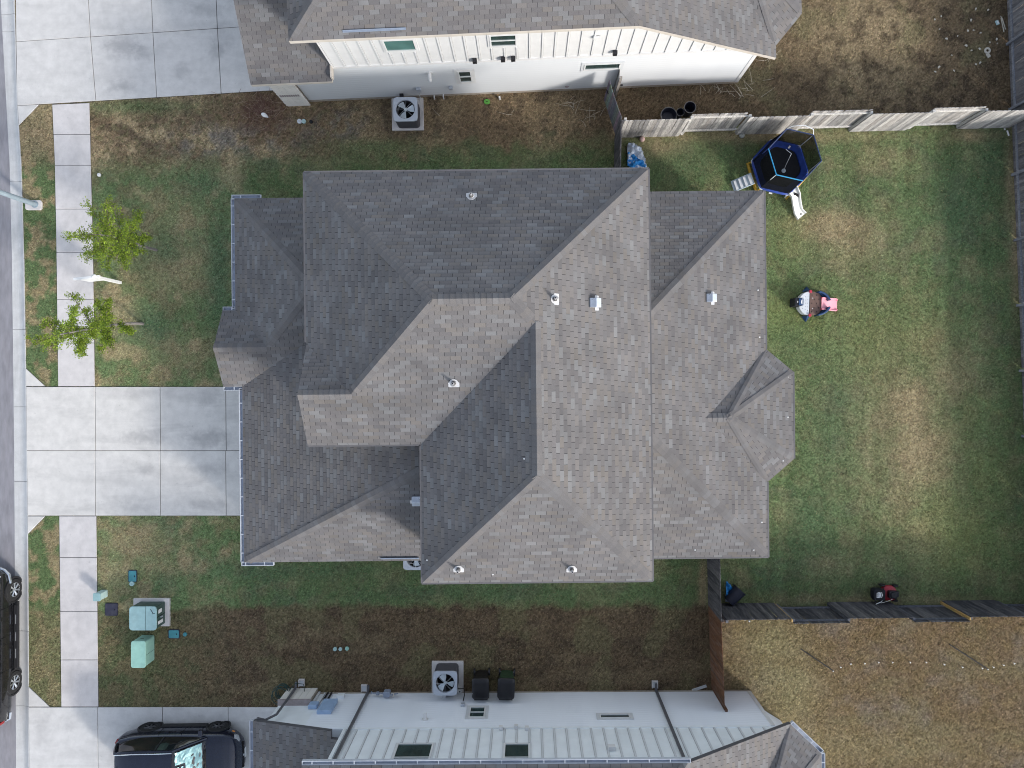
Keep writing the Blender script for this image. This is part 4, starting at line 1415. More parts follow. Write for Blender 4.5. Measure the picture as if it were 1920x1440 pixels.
sw.window(881, 1327, 909, 1347, 1, False, .10, 'trim_grey'); sw.window(1123, 1341, 1183, 1348, 0, False, .10, 'trim_grey')
for (u, v) in ((939, 1368), (968, 1366), (988, 1369)):
    sw.small_box('vent_hood', u, v, .13, .16, .10, M['white'])
sw.small_box('security_light', 1147, 1406, .22, .2, .12, M['white'])
sw.small_box('outlet_box', 868, 1324, .14, .16, .08, M['galv'])
x, z = sw.hit(797, 1350)
b = MB(); b.ring((x, .02, z), 0, .11, .02, 14, axis='Y'); b.tube([(x, .02, z), (x, .16, z), (x, .22, z - .05)], .055, 12); b.build('exhaust_pipe', M['white'], sh, smooth=True)
# electric meter set
sw.small_box('meter_cabinet', 614, 1329, .50, .95, .14, M['meter_blue'], .02); sw.small_box('meter_base', 588, 1327, .30, .34, .14, M['meter_blue'], .015); sw.small_box('meter_riser', 592, 1312, .07, 1.0, .07, M['trim_grey'])
sw.small_box('meter_riser', 603, 1312, .05, .9, .05, M['trim_grey']); sw.small_box('cable_riser', 611, 1308, .05, .65, .06, M['black']); sw.small_box('cable_riser', 618, 1308, .05, .6, .06, M['black'])
sw.small_box('cable_box', 639, 1308, .26, .22, .10, M['panel_grey'])
# wainscot of painted brick at the corner
ws = MB().box((-8.22, .10, .50), (1.10, .16, 1.0)).build('brick_wainscot', M['foundation'], sh)
bm2 = MB().box((0, 0, 0), (.205, .03, .062)).mesh('brick', M['brick_white'])
for k in range(13):
    for i in range(5):
        add_obj('brick', bm2, ws, Matrix.Translation((-8.66 + i * .218 + (.0 if k % 2 else -.0), .185, .06 + k * .074)))
MB().box((-8.22, .115, 1.03), (1.16, .22, .07)).build('sill_cap', M['sill_brown'], ws)
# downspouts and gutters
for (u0, v0, u1, v1) in ((686, 1294, 640, 1420), (1227, 1291, 1283, 1425)):
    x0, z0 = sw.hit(u0, v0); x1, z1 = sw.hit(u1, v1)
    x0 = x1 = (x0 + x1) / 2
    b = MB(); sw.bx(b, x0 - .045, x0 + .045, .12, 5.25, .03, .10)
    d = b.build('downspout', M['downspout'], sh, bevel=.006)
    b = MB(); b.box((x0, .18, .09), (.08, .26, .07)); b.build('downspout_elbow', M['downspout'], d)
b = MB(); b.tube([(-8.95, .30, 2.62), (-8.75, .16, 2.45), (-8.45, .23, 2.2), (-8.45, .24, 1.12), (-8.45, .26, .15), (-8.45, .45, .07)], .045, 6); b.build('downspout', M['downspout'], sh)
EV = 0.19
gutter_run(sh, [(-6.62, EV, 5.39), (sx1 + .1, EV, 5.39)])
rs = Roof(sh, M['fascia_dark'], T_s, 0.16)
kN = Plane(0, EV, 5.4, SS, 0, -1); kE = Plane(sx1, 0, 5.4, SS, -1, 0); kW = Plane(-6.62, 0, 5.4, SS, 1, 0)
hf = 5.4
rs.face([(-6.62, EV), (sx1, EV), (sx1 - hf, .19 - hf), (-6.62 + hf, .19 - hf)], kN)
rs.face([(-6.62, EV), (-6.62 + hf, .19 - hf), (-6.62, .19 - 2 * hf)], kW)
bc1, bc2, bc3, bc4 = (sxE, .16), (9.62, -.80), (9.62, -3.9), (sxE, -4.9)
bm0 = -2.35; bz = zs + 1.25
brW = (sxE - (bz - zs) / SS, bm0); bap = (brW[0] + .75, bm0)
rs.face([(sx1, EV), (sxE, EV), bc1, brW, bc4, (sxE, .19 - 2 * hf), (sx1, .19 - 2 * hf), (sx1 - hf, .19 - hf)], kE)
hS = bplane((0, bc1[1]), (1, bc1[1]), bap, zs, bz); hSE = bplane(bc1, bc2, bap, zs, bz); hE = bplane(bc2, bc3, bap, zs, bz); hNE = bplane(bc3, bc4, bap, zs, bz); hN = bplane((0, bc4[1]), (1, bc4[1]), bap, zs, bz)
rs.face([bc1, bap, brW], hS); rs.face([bc1, bc2, bap], hSE); rs.face([bc2, bc3, bap], hE); rs.face([bc3, bc4, bap], hNE); rs.face([bc4, brW, bap], hN)
rs.cap((*bc2, zs), (*bap, bz), hSE, hE, .12); rs.cap((*bc1, zs), (*bap, bz), hS, hSE, .10)
rs.cap((sx1, EV, 5.4), (sx1 - hf, .19 - hf, 5.4 + SS * hf), kN, kE)
kg = Plane(-9.05, 0, 2.7, .27, 1, 0)
rs.face([(-9.05, .25), (-6.28, .25), (-6.28, -.0), (-6.06, -.0), (-6.06, -6), (-9.05, -6)], kg)
rs.finish(300)
gutter_run(sh, [(-9.05, -6, 2.69), (-9.05, .25, 2.69)])
gutter_run(sh, [(sxE, bc1[1], zs - .01), (bc2[0], bc2[1], zs - .01)])
gutter_run(sh, [(9.62, -.80, zs - .01), (9.62, -3.9, zs - .01)])
b = MB(); b.prism([(sxe, -.4), (9.3, -1.1), (9.3, -3.6), (sxe, -4.4)], 0, 2.8); b.build('bay_wall', M['siding_grey'], sh)

# ------------------------------------------------------------------ fences
GREYW = [(0.36, 0.345, 0.33), (0.31, 0.30, 0.29), (0.41, 0.395, 0.375), (0.25, 0.243, 0.24), (0.46, 0.44, 0.415), (0.33, 0.31, 0.29), (0.21, 0.205, 0.20)]
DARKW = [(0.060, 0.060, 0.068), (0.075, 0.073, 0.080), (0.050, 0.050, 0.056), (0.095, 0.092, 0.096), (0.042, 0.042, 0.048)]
REDW = [(0.17, 0.085, 0.048), (0.15, 0.075, 0.042), (0.19, 0.10, 0.058), (0.13, 0.066, 0.038)]
MIDW = [(0.16, 0.155, 0.165), (0.19, 0.185, 0.19), (0.14, 0.138, 0.148), (0.21, 0.20, 0.205)]
PICK_W, PICK_H = 0.138, 1.83
_pm = {}


def picket_mesh(h, w=PICK_W):
    k = (round(h, 2), round(w, 3))
    if k not in _pm:
        b = MB(); hw = w / 2 - .002
        b.prism_xz([(-hw, 0), (hw, 0), (hw, h - .03), (hw - .025, h), (-hw + .025, h), (-hw, h - .03)], -.008, .008)
        _pm[k] = b.mesh('picket', M['wood'])
    return _pm[k]


def rail_mesh(L, w=.04, h=.09):
    k = ('r', round(L, 2), w)
    if k not in _pm:
        _pm[k] = MB().box((L / 2, 0, 0), (L, w, h)).mesh('rail', M['wood'])
    return _pm[k]


POST = None


def fence(label, p0, p1, sections, front, pal, rail_pal=None, group=None, h=PICK_H, post_pal=None, name='wooden_fence'):
    """straight run p0 -> p1; sections [(t0, t1, side)] in metres, side +1 pickets on the local +y face, -1 on the other"""
    global POST
    p0, p1 = Vector(p0), Vector(p1)
    d = p1 - p0
    t = thing(name, label, 'fence', (p0.x, p0.y, 0), math.atan2(d.y, d.x), group)
    if POST is None: POST = MB().box((0, 0, .88), (.09, .09, 1.76)).mesh('post', M['wood'])
    rail_pal = rail_pal or pal; post_pal = post_pal or rail_pal
    for (a, b, side) in sections:
        x = a + PICK_W / 2
        while x < b - .02:
            Mx = Matrix.Translation((x, side * .075, -0.02 + random.uniform(-.012, .012))) @ Matrix.Rotation(random.uniform(-.012, .012), 4, 'Y') @ Matrix.Rotation(random.uniform(-.03, .03), 4, 'Z')
            c = random.choice(pal); k = random.uniform(.82, 1.15)
            add_obj('picket', picket_mesh(h), t, Mx, tuple(q * k for q in c))
            x += PICK_W
        for z in (.22, 1.58):
            add_obj('rail', rail_mesh(b - a), t, Matrix.Translation((a, side * .045 if False else side * .044, z)), random.choice(rail_pal))
        add_obj('post', POST, t, Matrix.Translation((a + .02, 0, -.02)), random.choice(post_pal))
    add_obj('post', POST, t, Matrix.Translation((sections[-1][1], 0, -.02)), random.choice(post_pal))
    return t


# north side of the back yard: sections alternate which face carries the pickets
n0, n1 = P(1160, 254), P(1893, 235)
Ln = (n1 - n0).length
cuts = [(1160, -1), (1277, 1), (1379, -1), (1488, 1), (1592, -1), (1702, 1), (1794, -1), (1893, -1)]
sec = []
for (ua, sd), (ub, _) in zip(cuts[:-1], cuts[1:]):
    sec.append(((ua - 1160) / 733 * Ln, (ub - 1160) / 733 * Ln, sd))
fence('sunlit grey picket fence with stepped panels behind the trampoline', n0, n1, sec, 1, GREYW, [(0.56, 0.54, 0.51), (0.50, 0.49, 0.47)])
# south side of the back yard
s0, s1 = Vector((6.86, -8.44, 0)), P(2120, 1126)
def tX(X): return X - s0.x
sec = [(0, tX(9.15), 1), (tX(9.15), tX(11.05), -1), (tX(11.05), tX(13.3), 1), (tX(13.3), tX(15.25), -1), (tX(15.25), tX(17.25), 1), (tX(17.25), tX(19.4), -1), (tX(19.4), tX(22), 1)]
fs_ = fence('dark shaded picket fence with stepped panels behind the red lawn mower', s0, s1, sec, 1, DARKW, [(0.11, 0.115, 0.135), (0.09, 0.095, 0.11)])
for X in (9.15, 15.25):
    add_obj('fresh_stud', MB().box((0, 0, .93), (.05, .09, 1.8)).mesh('fresh_stud', M['wood']), fs_, Matrix.Translation((tX(X) - .06, .02, 0)), (0.42, 0.27, 0.10))
# east boundary
e0, e1 = Vector((17.45, 17.0, 0)), Vector((18.46, -8.5, 0))
Le = (e1 - e0).length
sec = []; k = 0; t_ = 0.0
while t_ < Le - .5:
    sec.append((t_, min(t_ + 2.4, Le), 1)); t_ += 2.4
fence('tall blue-grey boundary fence with rails facing the yards at the far side', e0, e1, sec, 1, MIDW, [(0.24, 0.25, 0.28), (0.20, 0.21, 0.235)])
# side returns
a0, a1 = P(1328, 1040), P(1329, 1137)
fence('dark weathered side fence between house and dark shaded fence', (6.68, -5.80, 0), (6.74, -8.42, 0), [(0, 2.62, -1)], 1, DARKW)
fence('red-brown side fence running up to the pale grey house', (6.745, -8.43, 0), (6.86, -11.52, 0), [(0, 3.08, -1)], 1, REDW)
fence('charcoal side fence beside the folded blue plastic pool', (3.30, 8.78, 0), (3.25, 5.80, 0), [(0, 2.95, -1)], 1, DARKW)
# gate standing ajar, and the stub by the wall
g0, g1 = Vector((3.28, 8.84, 0)), Vector((2.86, 10.13, 0))
gt = thing('gate', 'grey plank gate standing ajar at the end of the charcoal side fence', 'gate', (g0.x, g0.y, 0), math.atan2((g1 - g0).y, (g1 - g0).x))
x = .07
while x < 1.32:
    add_obj('plank', picket_mesh(1.80 - .10 * math.sin(x * 2.2)), gt, Matrix.Translation((x, .03, .06)), tuple(q * random.uniform(.7, 1.0) for q in random.choice(MIDW)))
    x += PICK_W
for z in (.4, 1.45):
    add_obj('rail', rail_mesh(1.3), gt, Matrix.Translation((.02, -.005, z)), (0.17, 0.165, 0.17))
add_obj('brace', MB().box((0, 0, 0), (1.6, .035, .085)).mesh('brace', M['wood']), gt, Matrix.Translation((.66, -.0, .92)) @ Matrix.Rotation(-.68, 4, 'Y'), (0.17, 0.165, 0.17))
MB().box((1.25, .06, 1.1), (.14, .03, .04)).build('latch', M['black'], gt)
st = thing('gate_stub', 'narrow weathered plank stub against the white wall beside the gate', 'fence', (3.17, 10.24, 0), math.atan2(.42, .02))
for k in range(3):
    add_obj('plank', picket_mesh(1.75), st, Matrix.Translation((.07 + k * PICK_W, 0, .05)), tuple(q * random.uniform(.8, 1.0) for q in random.choice(GREYW)))
add_obj('post', POST, st, Matrix.Translation((.02, -.06, 0)), (0.27, 0.25, 0.23))
MB().box((.0, -.12, 1.15), (.05, .16, .03)).build('latch', M['black'], st)


# ------------------------------------------------------------------ trees
m, nt, bs = new_mat('young_leaf')
at = nd(nt, 'ShaderNodeAttribute', attribute_name='tint')
dif = nd(nt, 'ShaderNodeBsdfDiffuse'); tr = nd(nt, 'ShaderNodeBsdfTranslucent'); mx = nd(nt, 'ShaderNodeMixShader'); mx.inputs[0].default_value = 0.4
nt.links.new(at.outputs['Color'], dif.inputs['Color']); nt.links.new(at.outputs['Color'], tr.inputs['Color'])
nt.links.new(dif.outputs[0], mx.inputs[1]); nt.links.new(tr.outputs[0], mx.inputs[2]); nt.links.new(mx.outputs[0], nt.nodes['Material Output'].inputs['Surface'])
M['leaf'] = m
M['bark'] = mat('bark', (0.22, 0.20, 0.19), 0.9, 0.25, 14, stretch=(1, 1, .3))
M['twig'] = mat('twig_bark', (0.13, 0.11, 0.08), 0.9, 0.2, 14)


def tree(label, base, height, lean, seed, boughs, n_leaf):
    """boughs: [(height on trunk, azimuth deg, length, rise)]"""
    r = random.Random(seed)
    t = thing('young_tree', label, 'tree', base)
    tp = []
    for k in range(9):
        f = k / 8
        tp.append(Vector((lean[0] * f ** 1.6 + .04 * math.sin(5 * f + seed), lean[1] * f ** 1.6 + .04 * math.cos(4 * f + seed), height * f)))
    MB().tube(tp, [.045 * (1 - .8 * k / 8) + .008 for k in range(9)], 8).build('trunk', M['bark'], t, smooth=True)
    tw = MB(); V = []; C = []
    def trunk_at(z):
        f = min(max(z / height, 0), 1); i = min(int(f * 8), 7)
        return tp[i].lerp(tp[i + 1], f * 8 - i)
    ends = []
    for (z, az, ln, rise) in boughs:
        p = trunk_at(z); a = math.radians(az)
        pts = [p]
        for k in range(1, 6):
            f = k / 5
            a += r.uniform(-.18, .18)
            pts.append(pts[-1] + Vector((math.cos(a) * ln / 5, math.sin(a) * ln / 5, rise * ln / 5 * (1.1 - .3 * f) + r.uniform(-.02, .02))))
        tw.tube(pts, [.016 * (1 - .8 * k / 5) + .003 for k in range(6)], 5)
        for k in range(1, 6):
            for _ in range(4):
                a2 = a + r.uniform(-1.5, 1.5); l2 = ln * r.uniform(.14, .36) * (1.15 - .1 * k)
                q = pts[k] if k < 5 else pts[5]
                q0 = pts[k - 1].lerp(q, r.random())
                q1 = q0 + Vector((math.cos(a2) * l2, math.sin(a2) * l2, r.uniform(-.15, .55) * l2))
                tw.tube([q0, q0.lerp(q1, .5) + Vector((0, 0, r.uniform(-.02, .03))), q1], [.006, .004, .002], 4, cap=False)
                ends.append((q0, q1))
    for _ in range(26):          # shoots near the top of the stem
        z = r.uniform(height * .5, height)
        q0 = trunk_at(z); a2 = r.uniform(0, 6.28); l2 = r.uniform(.25, .6)
        q1 = q0 + Vector((math.cos(a2) * l2, math.sin(a2) * l2, l2 * r.uniform(.2, .9)))
        tw.tube([q0, q1], [.006, .002], 4, cap=False); ends.append((q0, q1))
    tw.build('branches', M['twig'], t)
    rr = np.random.default_rng(seed)
    F = []
    per = max(4, n_leaf // len(ends))
    for (q0, q1) in ends:
        tone = r.uniform(.55, 1.3)
        for _ in range(per):
            p = q0.lerp(q1, r.random() ** .7) + Vector((r.gauss(0, .045), r.gauss(0, .045), r.gauss(0, .04)))
            s_ = r.uniform(.020, .036)
            a = r.uniform(0, 6.28); d = Vector((math.cos(a), math.sin(a), r.uniform(-.4, .4))).normalized()
            nrm = Vector((r.gauss(0, .45), r.gauss(0, .45), 1)).normalized()
            w = d.cross(nrm).normalized()
            b0 = len(V)
            V += [tuple(p - d * s_), tuple(p + w * s_ * .5), tuple(p + d * s_ * 1.1), tuple(p - w * s_ * .5)]
            F.append((b0, b0 + 1, b0 + 2, b0 + 3))
            k = tone * r.uniform(.65, 1.3)
            c = (0.29 * k, 0.39 * k, 0.055 * k) if r.random() < .7 else (0.15 * k, 0.235 * k, 0.05 * k)
            C += [(*c, 1)] * 4
    me = bpy.data.meshes.new('crown'); me.from_pydata(V, [], F)
    ca = me.attributes.new('tint', 'FLOAT_COLOR', 'POINT'); ca.data.foreach_set('color', np.array(C, np.float32).ravel())
    me.materials.append(M['leaf'])
    add_obj('crown', me, t)
    return t


b1 = P(293, 467); b2 = P(269, 609)
tree('bright green young tree with rounded crown nearer the street lamp', b1, 3.9, (0.15, -0.25), 3,
     [(1.7, 15, .75, .5), (1.8, 140, .8, .5), (1.9, -80, .95, .4), (2.1, 60, 1.1, .35), (2.2, 200, 1.2, .25), (2.3, -30, .9, .4), (2.4, 100, 1.2, .4), (2.5, -120, 1.0, .3), (2.7, 30, 1.0, .4), (2.8, 165, 1.35, .15),
      (2.8, -60, .9, .4), (2.9, 120, 1.15, .4), (3.0, 225, 1.1, .3), (3.2, 75, .9, .5), (3.3, -100, .8, .5), (3.4, 180, 1.0, .4)], 9000)
tree('lime green young tree with ragged crown just above the middle driveway', b2, 4.2, (-0.35, -0.55), 12,
     [(1.6, -20, .7, .4), (1.8, 120, .8, .5), (2.0, -100, .8, .3), (2.2, 70, .9, .4), (2.4, 190, 1.0, .3), (2.5, -60, .8, .4), (2.7, 130, 1.25, .4), (2.8, -130, .9, .3), (3.0, 20, .7, .5), (3.1, 195, 1.25, .25), (3.3, -90, .75, .5),
      (3.4, 150, 1.0, .5), (3.6, 210, 1.15, .45), (3.7, 80, .8, .6)], 11000)


# ------------------------------------------------------------------ street furniture and utilities
lp = P(68, 384)
M['lamp'] = mat('lamp_pole_paint', (0.30, 0.37, 0.42), 0.5, 0.1, 5, metal=0.2)
t = thing('street_lamp', 'blue-grey street lamp pole on a concrete footing by the curb', 'street lamp', lp)
MB().prism(rrect(-.07, -.02, .60, .36, .08), -.1, .07).build('footing', M['walk'], t, bevel=.02)
MB().ring((0, 0, .07), .07, .13, .03, 16).build('base_collar', M['lamp'], t)
MB().tube([(0, 0, .06), (0, 0, 3.5), (0, 0, 7.2)], [.095, .075, .06], 16).build('pole', M['lamp'], t, smooth=True)
MB().tube([(0, 0, 7.0), (-.5, 0, 7.45), (-1.6, 0, 7.6)], .035, 10).build('arm', M['lamp'], t, smooth=True)
MB().box((-1.8, 0, 7.6), (.55, .26, .12)).build('lamp_head', M['lamp'], t, bevel=.03)

sp = P(226, 530)
M['post_white'] = mat('white_vinyl', (0.80, 0.80, 0.79), 0.4, 0.04, 5)
t = thing('yard_sign', 'white yard sign post with hanging panel between the two young trees', 'sign', sp, math.radians(186))
MB().box((0, 0, .84), (.10, .10, 1.68)).build('post', M['post_white'], t, bevel=.008)
MB().box((.30, 0, 1.56), (.90, .09, .09)).build('arm', M['post_white'], t, bevel=.008)
MB().add([(-.07, -.07, 1.68), (.07, -.07, 1.68), (.07, .07, 1.68), (-.07, .07, 1.68), (0, 0, 1.76)], [(0, 1, 4), (1, 2, 4), (2, 3, 4), (3, 0, 4), (3, 2, 1, 0)]).build('post_cap', M['post_white'], t)
pn = MB().box((.36, 0, 1.12), (.62, .02, .62)).build('sign_panel', M['post_white'], t)
for x in (.12, .60):
    MB().tube([(x, 0, 1.42), (x, 0, 1.53)], .006, 6).build('hanger', M['galv'], pn)

M['util_blue'] = mat('transformer_paint', (0.27, 0.42, 0.43), 0.5, 0.12, 5, dirt=.35, dirt_col=(.2, .24, .22))
M['util_dark'] = mat('transformer_side', (0.045, 0.085, 0.072), 0.4, 0.1, 5)
M['util_mint'] = mat('cabinet_paint', (0.31, 0.54, 0.45), 0.5, 0.1, 5, dirt=.35, dirt_col=(.2, .3, .26))
M['util_teal'] = mat('pedestal_paint', (0.42, 0.56, 0.54), 0.5, 0.06, 7)
M['label_white'] = mat('white_sticker', (0.75, 0.75, 0.74), 0.5, 0.05, 9)
tb = P(285, 1150)
t = thing('transformer', 'large green utility transformer on a concrete pad', 'transformer', (-13.72, -8.66, 0))
MB().box((-.04, 0, .0), (1.32, 1.02, .16)).build('pad', M['walk'], t, bevel=.012)
b = MB(); b.prism(rrect(0, 0, .92, .80, .03), .08, .70); b.build('tank', M['util_dark'], t)
b = MB()
top = rrect(0, 0, .98, .86, .12)
b.prism(top, .70, .755); b.build('lid', M['util_blue'], t, bevel=.015)
MB().box((.10, 0, .757), (.008, .86, .006)).build('lid_seam', M['util_dark'], t)
MB().box((.32, .26, .7585), (.17, .022, .004), -1.0).box((.38, .17, .7585), (.10, .02, .004), .1).build('paint_mark', M['black'], t)
for y, z, w, h in ((.18, .45, .14, .24), (-.22, .42, .12, .36)):
    MB().box((.468, y, z), (.008, w, h)).build('warning_label', M['label_white'], t)
for y in (.0,):
    MB().box((.464, y, .38), (.008, .012, .58)).build('door_gap', M['hole'], t)
MB().box((.482, -.05, .36), (.04, .05, .11)).build('handle', M['galv'], t)
t = thing('utility_cabinet', 'mint green utility cabinet beside the transformer', 'cabinet', (-13.93, -9.98, 0))
b = MB(); b.prism(rrect(0, 0, .50, .94, .07), 0, .62); b.build('body', M['util_mint'], t, bevel=.015)
b = MB(); b.prism(rrect(0, 0, .53, .97, .085), .62, .67); b.build('lid', M['util_mint'], t, bevel=.018)
MB().box((.252, -.05, .32), (.006, .01, .6)).build('door_gap', M['util_dark'], t)
MB().box((.0, .472, .40), (.12, .01, .05)).build('vent_slot', M['util_dark'], t)
t = thing('utility_pedestal', 'small pale green utility pedestal at the sidewalk edge', 'pedestal', (-15.52, -7.98, 0))
b = MB(); b.prism(rrect(0, 0, .24, .26, .03), 0, .45); b.build('body', M['util_teal'], t, bevel=.008)
b = MB(); b.prism(rrect(-.0, 0, .27, .29, .035), .45, .50); b.build('cap', M['util_blue'], t, bevel=.01)
M['lid_black'] = mat('handhole_lid', (0.035, 0.035, 0.06), 0.7, 0.2, 9, dirt=.3, dirt_col=(.15, .14, .13))
M['lid_teal'] = mat('meter_lid', (0.055, 0.235, 0.27), 0.6, 0.15, 9, dirt=.2, dirt_col=(.12, .16, .13))
M['lid_pale'] = mat('cleanout_cap', (0.36, 0.52, 0.50), 0.6, 0.1, 9)
def flat_box(name, label, cat, c, w, h, material, rz=0.0, z=.035, hole=True):
    t = thing(name, label, cat, (c.x, c.y, 0), rz)
    MB().prism(rrect(0, 0, w, h, .04), -.1, z).build('lid', material, t, bevel=.008)
    MB().prism(rrect(0, 0, w + .04, h + .04, .05), -.1, z - .012).build('rim', M['lid_black'], t)
    if hole: MB().box((w * .3, 0, z + .001), (.03, .05, .006)).build('lift_slot', M['hole'], t)
    return t
flat_box('handhole', 'dark square handhole cover in the grass beside the pedestal', 'cover', P(209.5, 1142.5), .42, .42, M['lid_black'])
flat_box('meter_box', 'teal rectangular meter lid in the grass with pale cap below it', 'cover', P(249, 1080), .28, .40, M['lid_teal'])
flat_box('meter_box', 'teal rectangular meter lid beside the transformer pad', 'cover', P(326.5, 1188.5), .37, .29, M['lid_teal'])
def cap_disc(label, u, v, r, material, group=None):
    c = P(u, v)
    t = thing('cleanout_cap', label, 'pipe cap', (c.x, c.y, 0), 0, group)
    MB().cyl((0, 0, -.05), r, .10, 18).build('cap', material, t, smooth=True)
    MB().box((0, 0, .055), (.035, .035, .02)).build('nut', material, t)
cap_disc('pale teal round cap just below the upper meter lid', 248, 1094, .085, M['lid_pale'])
cap_disc('pale round cap beside the lower meter lid', 347.5, 1189, .07, M['lid_teal'])
cap_disc('pale mint round cap, the west one of three in the brown strip', 628.5, 1216.5, .07, M['lid_pale'])
cap_disc('dull green round cap, the middle one of three in the brown strip', 638.5, 1216.5, .065, M['util_teal'])
cap_disc('teal round cap, the east one of three in the brown strip', 651, 1215.5, .07, M['util_mint'])
cap_disc('grey round cap beside the stick pile at the white house', 562, 228, .085, M['trim_grey'])
cap_disc('grey-green round cap next to the grey one near the stick pile', 570, 228, .08, M['util_teal'])
cap_disc('small black cap beside the two caps near the stick pile', 583.5, 228.5, .06, M['black'])
M['valve_green'] = mat('green_valve_lid', (0.085, 0.28, 0.045), 0.5, 0.1, 8)
c = P(913, 191); t = thing('valve_box', 'round bright green valve lid by the white house wall', 'cover', (c.x, c.y, 0))
MB().prism(rrect(0, 0, .22, .18, .085, 6), -.08, .04).build('lid', M['valve_green'], t, bevel=.006)
MB().box((.0, .0, .042), (.06, .015, .008)).build('lift_slot', M['hole'], t)
c = P(937, 186); t = thing('pipe_stub', 'short white pipe stub beside the green valve lid', 'pipe', (c.x, c.y, 0))
MB().tube([(0, 0, -.05), (0, 0, .22)], .035, 10).build('pipe', M['white'], t, smooth=True)


# ------------------------------------------------------------------ air conditioners
M['ac_top'] = mat('condenser_cover', (0.42, 0.46, 0.52), 0.45, 0.05, 6)
M['ac_side'] = mat('condenser_coil', (0.10, 0.10, 0.115), 0.6, 0.2, 30, stretch=(1, 1, 4))
M['ac_blade'] = mat('fan_blade', (0.50, 0.56, 0.60), 0.4, 0.08, 8, metal=.3)


def ac_unit(label, x, y, rz, blade0, pad=True, pad_off=(0, 0), pad_mat='walk'):
    t = thing('air_conditioner', label, 'air conditioner', (x, y, 0), rz)
    S, H_ = .86, .90
    if pad:
        MB().box((pad_off[0], pad_off[1], .0), (1.16, 1.18, .16)).build('pad', M[pad_mat], t, bevel=.01)
    b = MB(); q_ = rrect(0, 0, S - .04, S - .04, .12); b.loft([[(px, py, z) for px, py in q_] for z in (.10, H_ - .05)], cap=False); b.build('coil_cabinet', M['ac_side'], t)
    for k in range(9):
        b = MB(); o = rrect(0, 0, S - .03, S - .03, .12); i_ = rrect(0, 0, S - .05, S - .05, .11)
        n = len(o); z0 = .16 + k * .075
        vs = [(px, py, z0) for px, py in o] + [(px, py, z0 + .018) for px, py in o]
        b.add(vs, [(j, (j + 1) % n, n + (j + 1) % n, n + j) for j in range(n)]); b.build('louvre', M['ac_side'], t)
    # cover with a round opening
    b = MB(); N = 32; R0 = .335
    oo = []
    for k in range(N):
        a = 2 * math.pi * k / N; ca, sa = math.cos(a), math.sin(a)
        h = S / 2; m_ = h / max(abs(ca), abs(sa)); px, py = ca * m_, sa * m_
        # round the corners
        cx_, cy_ = h - .10, h - .10
        if abs(px) > cx_ and abs(py) > cy_:
            dx, dy = abs(px) - cx_, abs(py) - cy_; l = math.hypot(dx, dy)
            if l > .10: px = math.copysign(cx_ + dx / l * .10, px); py = math.copysign(cy_ + dy / l * .10, py)
        oo.append((px, py))
    vs = [(px, py, H_ - .06) for px, py in oo] + [(px, py, H_) for px, py in oo] + [(R0 * 1.08 * math.cos(2 * math.pi * k / N), R0 * 1.08 * math.sin(2 * math.pi * k / N), H_ + .012) for k in range(N)] + [(R0 * math.cos(2 * math.pi * k / N), R0 * math.sin(2 * math.pi * k / N), H_ - .0) for k in range(N)] + [(R0 * math.cos(2 * math.pi * k / N), R0 * math.sin(2 * math.pi * k / N), H_ - .10) for k in range(N)]
    fs = []
    for r_ in range(4):
        for k in range(N): fs.append((r_ * N + k, r_ * N + (k + 1) % N, (r_ + 1) * N + (k + 1) % N, (r_ + 1) * N + k))
    b.add(vs, fs); b.build('cover', M['ac_top'], t, smooth=True)
    MB().cyl((0, 0, H_ - .42), R0 - .005, .01, 24).build('fan_well', M['hole'], t)
    for k in range(3):
        a0 = blade0 + k * 2 * math.pi / 3
        vs = []
        for (r_, w0, w1) in ((.05, -.35, .55), (.17, -.50, .46), (.31, -.40, .44)):
            for q, w in ((0, w0), (1, (w0 + w1) / 2), (2, w1)):
                vs.append((r_ * math.cos(a0 + w), r_ * math.sin(a0 + w), H_ - .07 + (q - 1) * .03))
        b = MB().add(vs, [(0, 1, 4, 3), (1, 2, 5, 4), (3, 4, 7, 6), (4, 5, 8, 7)]); b.build('fan_blade', M['ac_blade'], t, smooth=True)
    MB().cyl((0, 0, H_ - .10), .055, .07, 14).build('fan_hub', M['ac_blade'], t, smooth=True)
    for k in range(8):
        a = k * math.pi / 4
        MB().tube([(.04 * math.cos(a), .04 * math.sin(a), H_ + .012), (R0 * 1.05 * math.cos(a), R0 * 1.05 * math.sin(a), H_ + .012)], .0045, 5).build('guard_wire', M['galv'], t)
    return t


c = P(760, 204.5, .90); ac_unit('grey air conditioner by the white house wall, its fan facing up', c.x, c.y, .02, .15, True, (-.05, .12), 'walk')
c = P(834.5, 1281.5, .90); ac_unit('grey air conditioner by the pale grey house beside two wheeled bins', c.x, c.y, .0, 1.9, True, (0, -.13), 'walk')
c = P(779, 1043, .90); ac_unit('grey air conditioner half hidden under the main roof edge', c.x, c.y - .06, .0, .6)
# lines from the units to the walls
def cable(name, label, pts, r, material):
    t = thing(name, label, 'cable', pts[0])
    p0 = Vector(pts[0])
    MB().tube([Vector(p) - p0 for p in pts], r, 6).build('conduit', material, t, smooth=True)
x, z = nw.hit(785, 168); w0 = T_n @ Vector((x, -.10, z - .10)); c = P(778, 182, .55)
cable('power_whip', 'thin grey conduit from white house wall to its air conditioner', [w0, w0 + Vector((0, -.06, -.25)), w0 + Vector((-.05, -.12, -.5)), Vector((c.x - .05, c.y, .45))], .016, M['trim_grey'])
x, z = sw.hit(868, 1322); w0 = T_s @ Vector((x, .10, z - .10)); c = P(858, 1292, .45)
cable('power_whip', 'black conduit from pale grey house wall to its air conditioner', [w0, w0 + Vector((.02, .08, -.3)), w0 + Vector((-.02, .2, -.55)), Vector((c.x + .0, c.y + .0, .42))], .018, M['black'])
x, z = sw.hit(833, 1308); bx_ = MB()
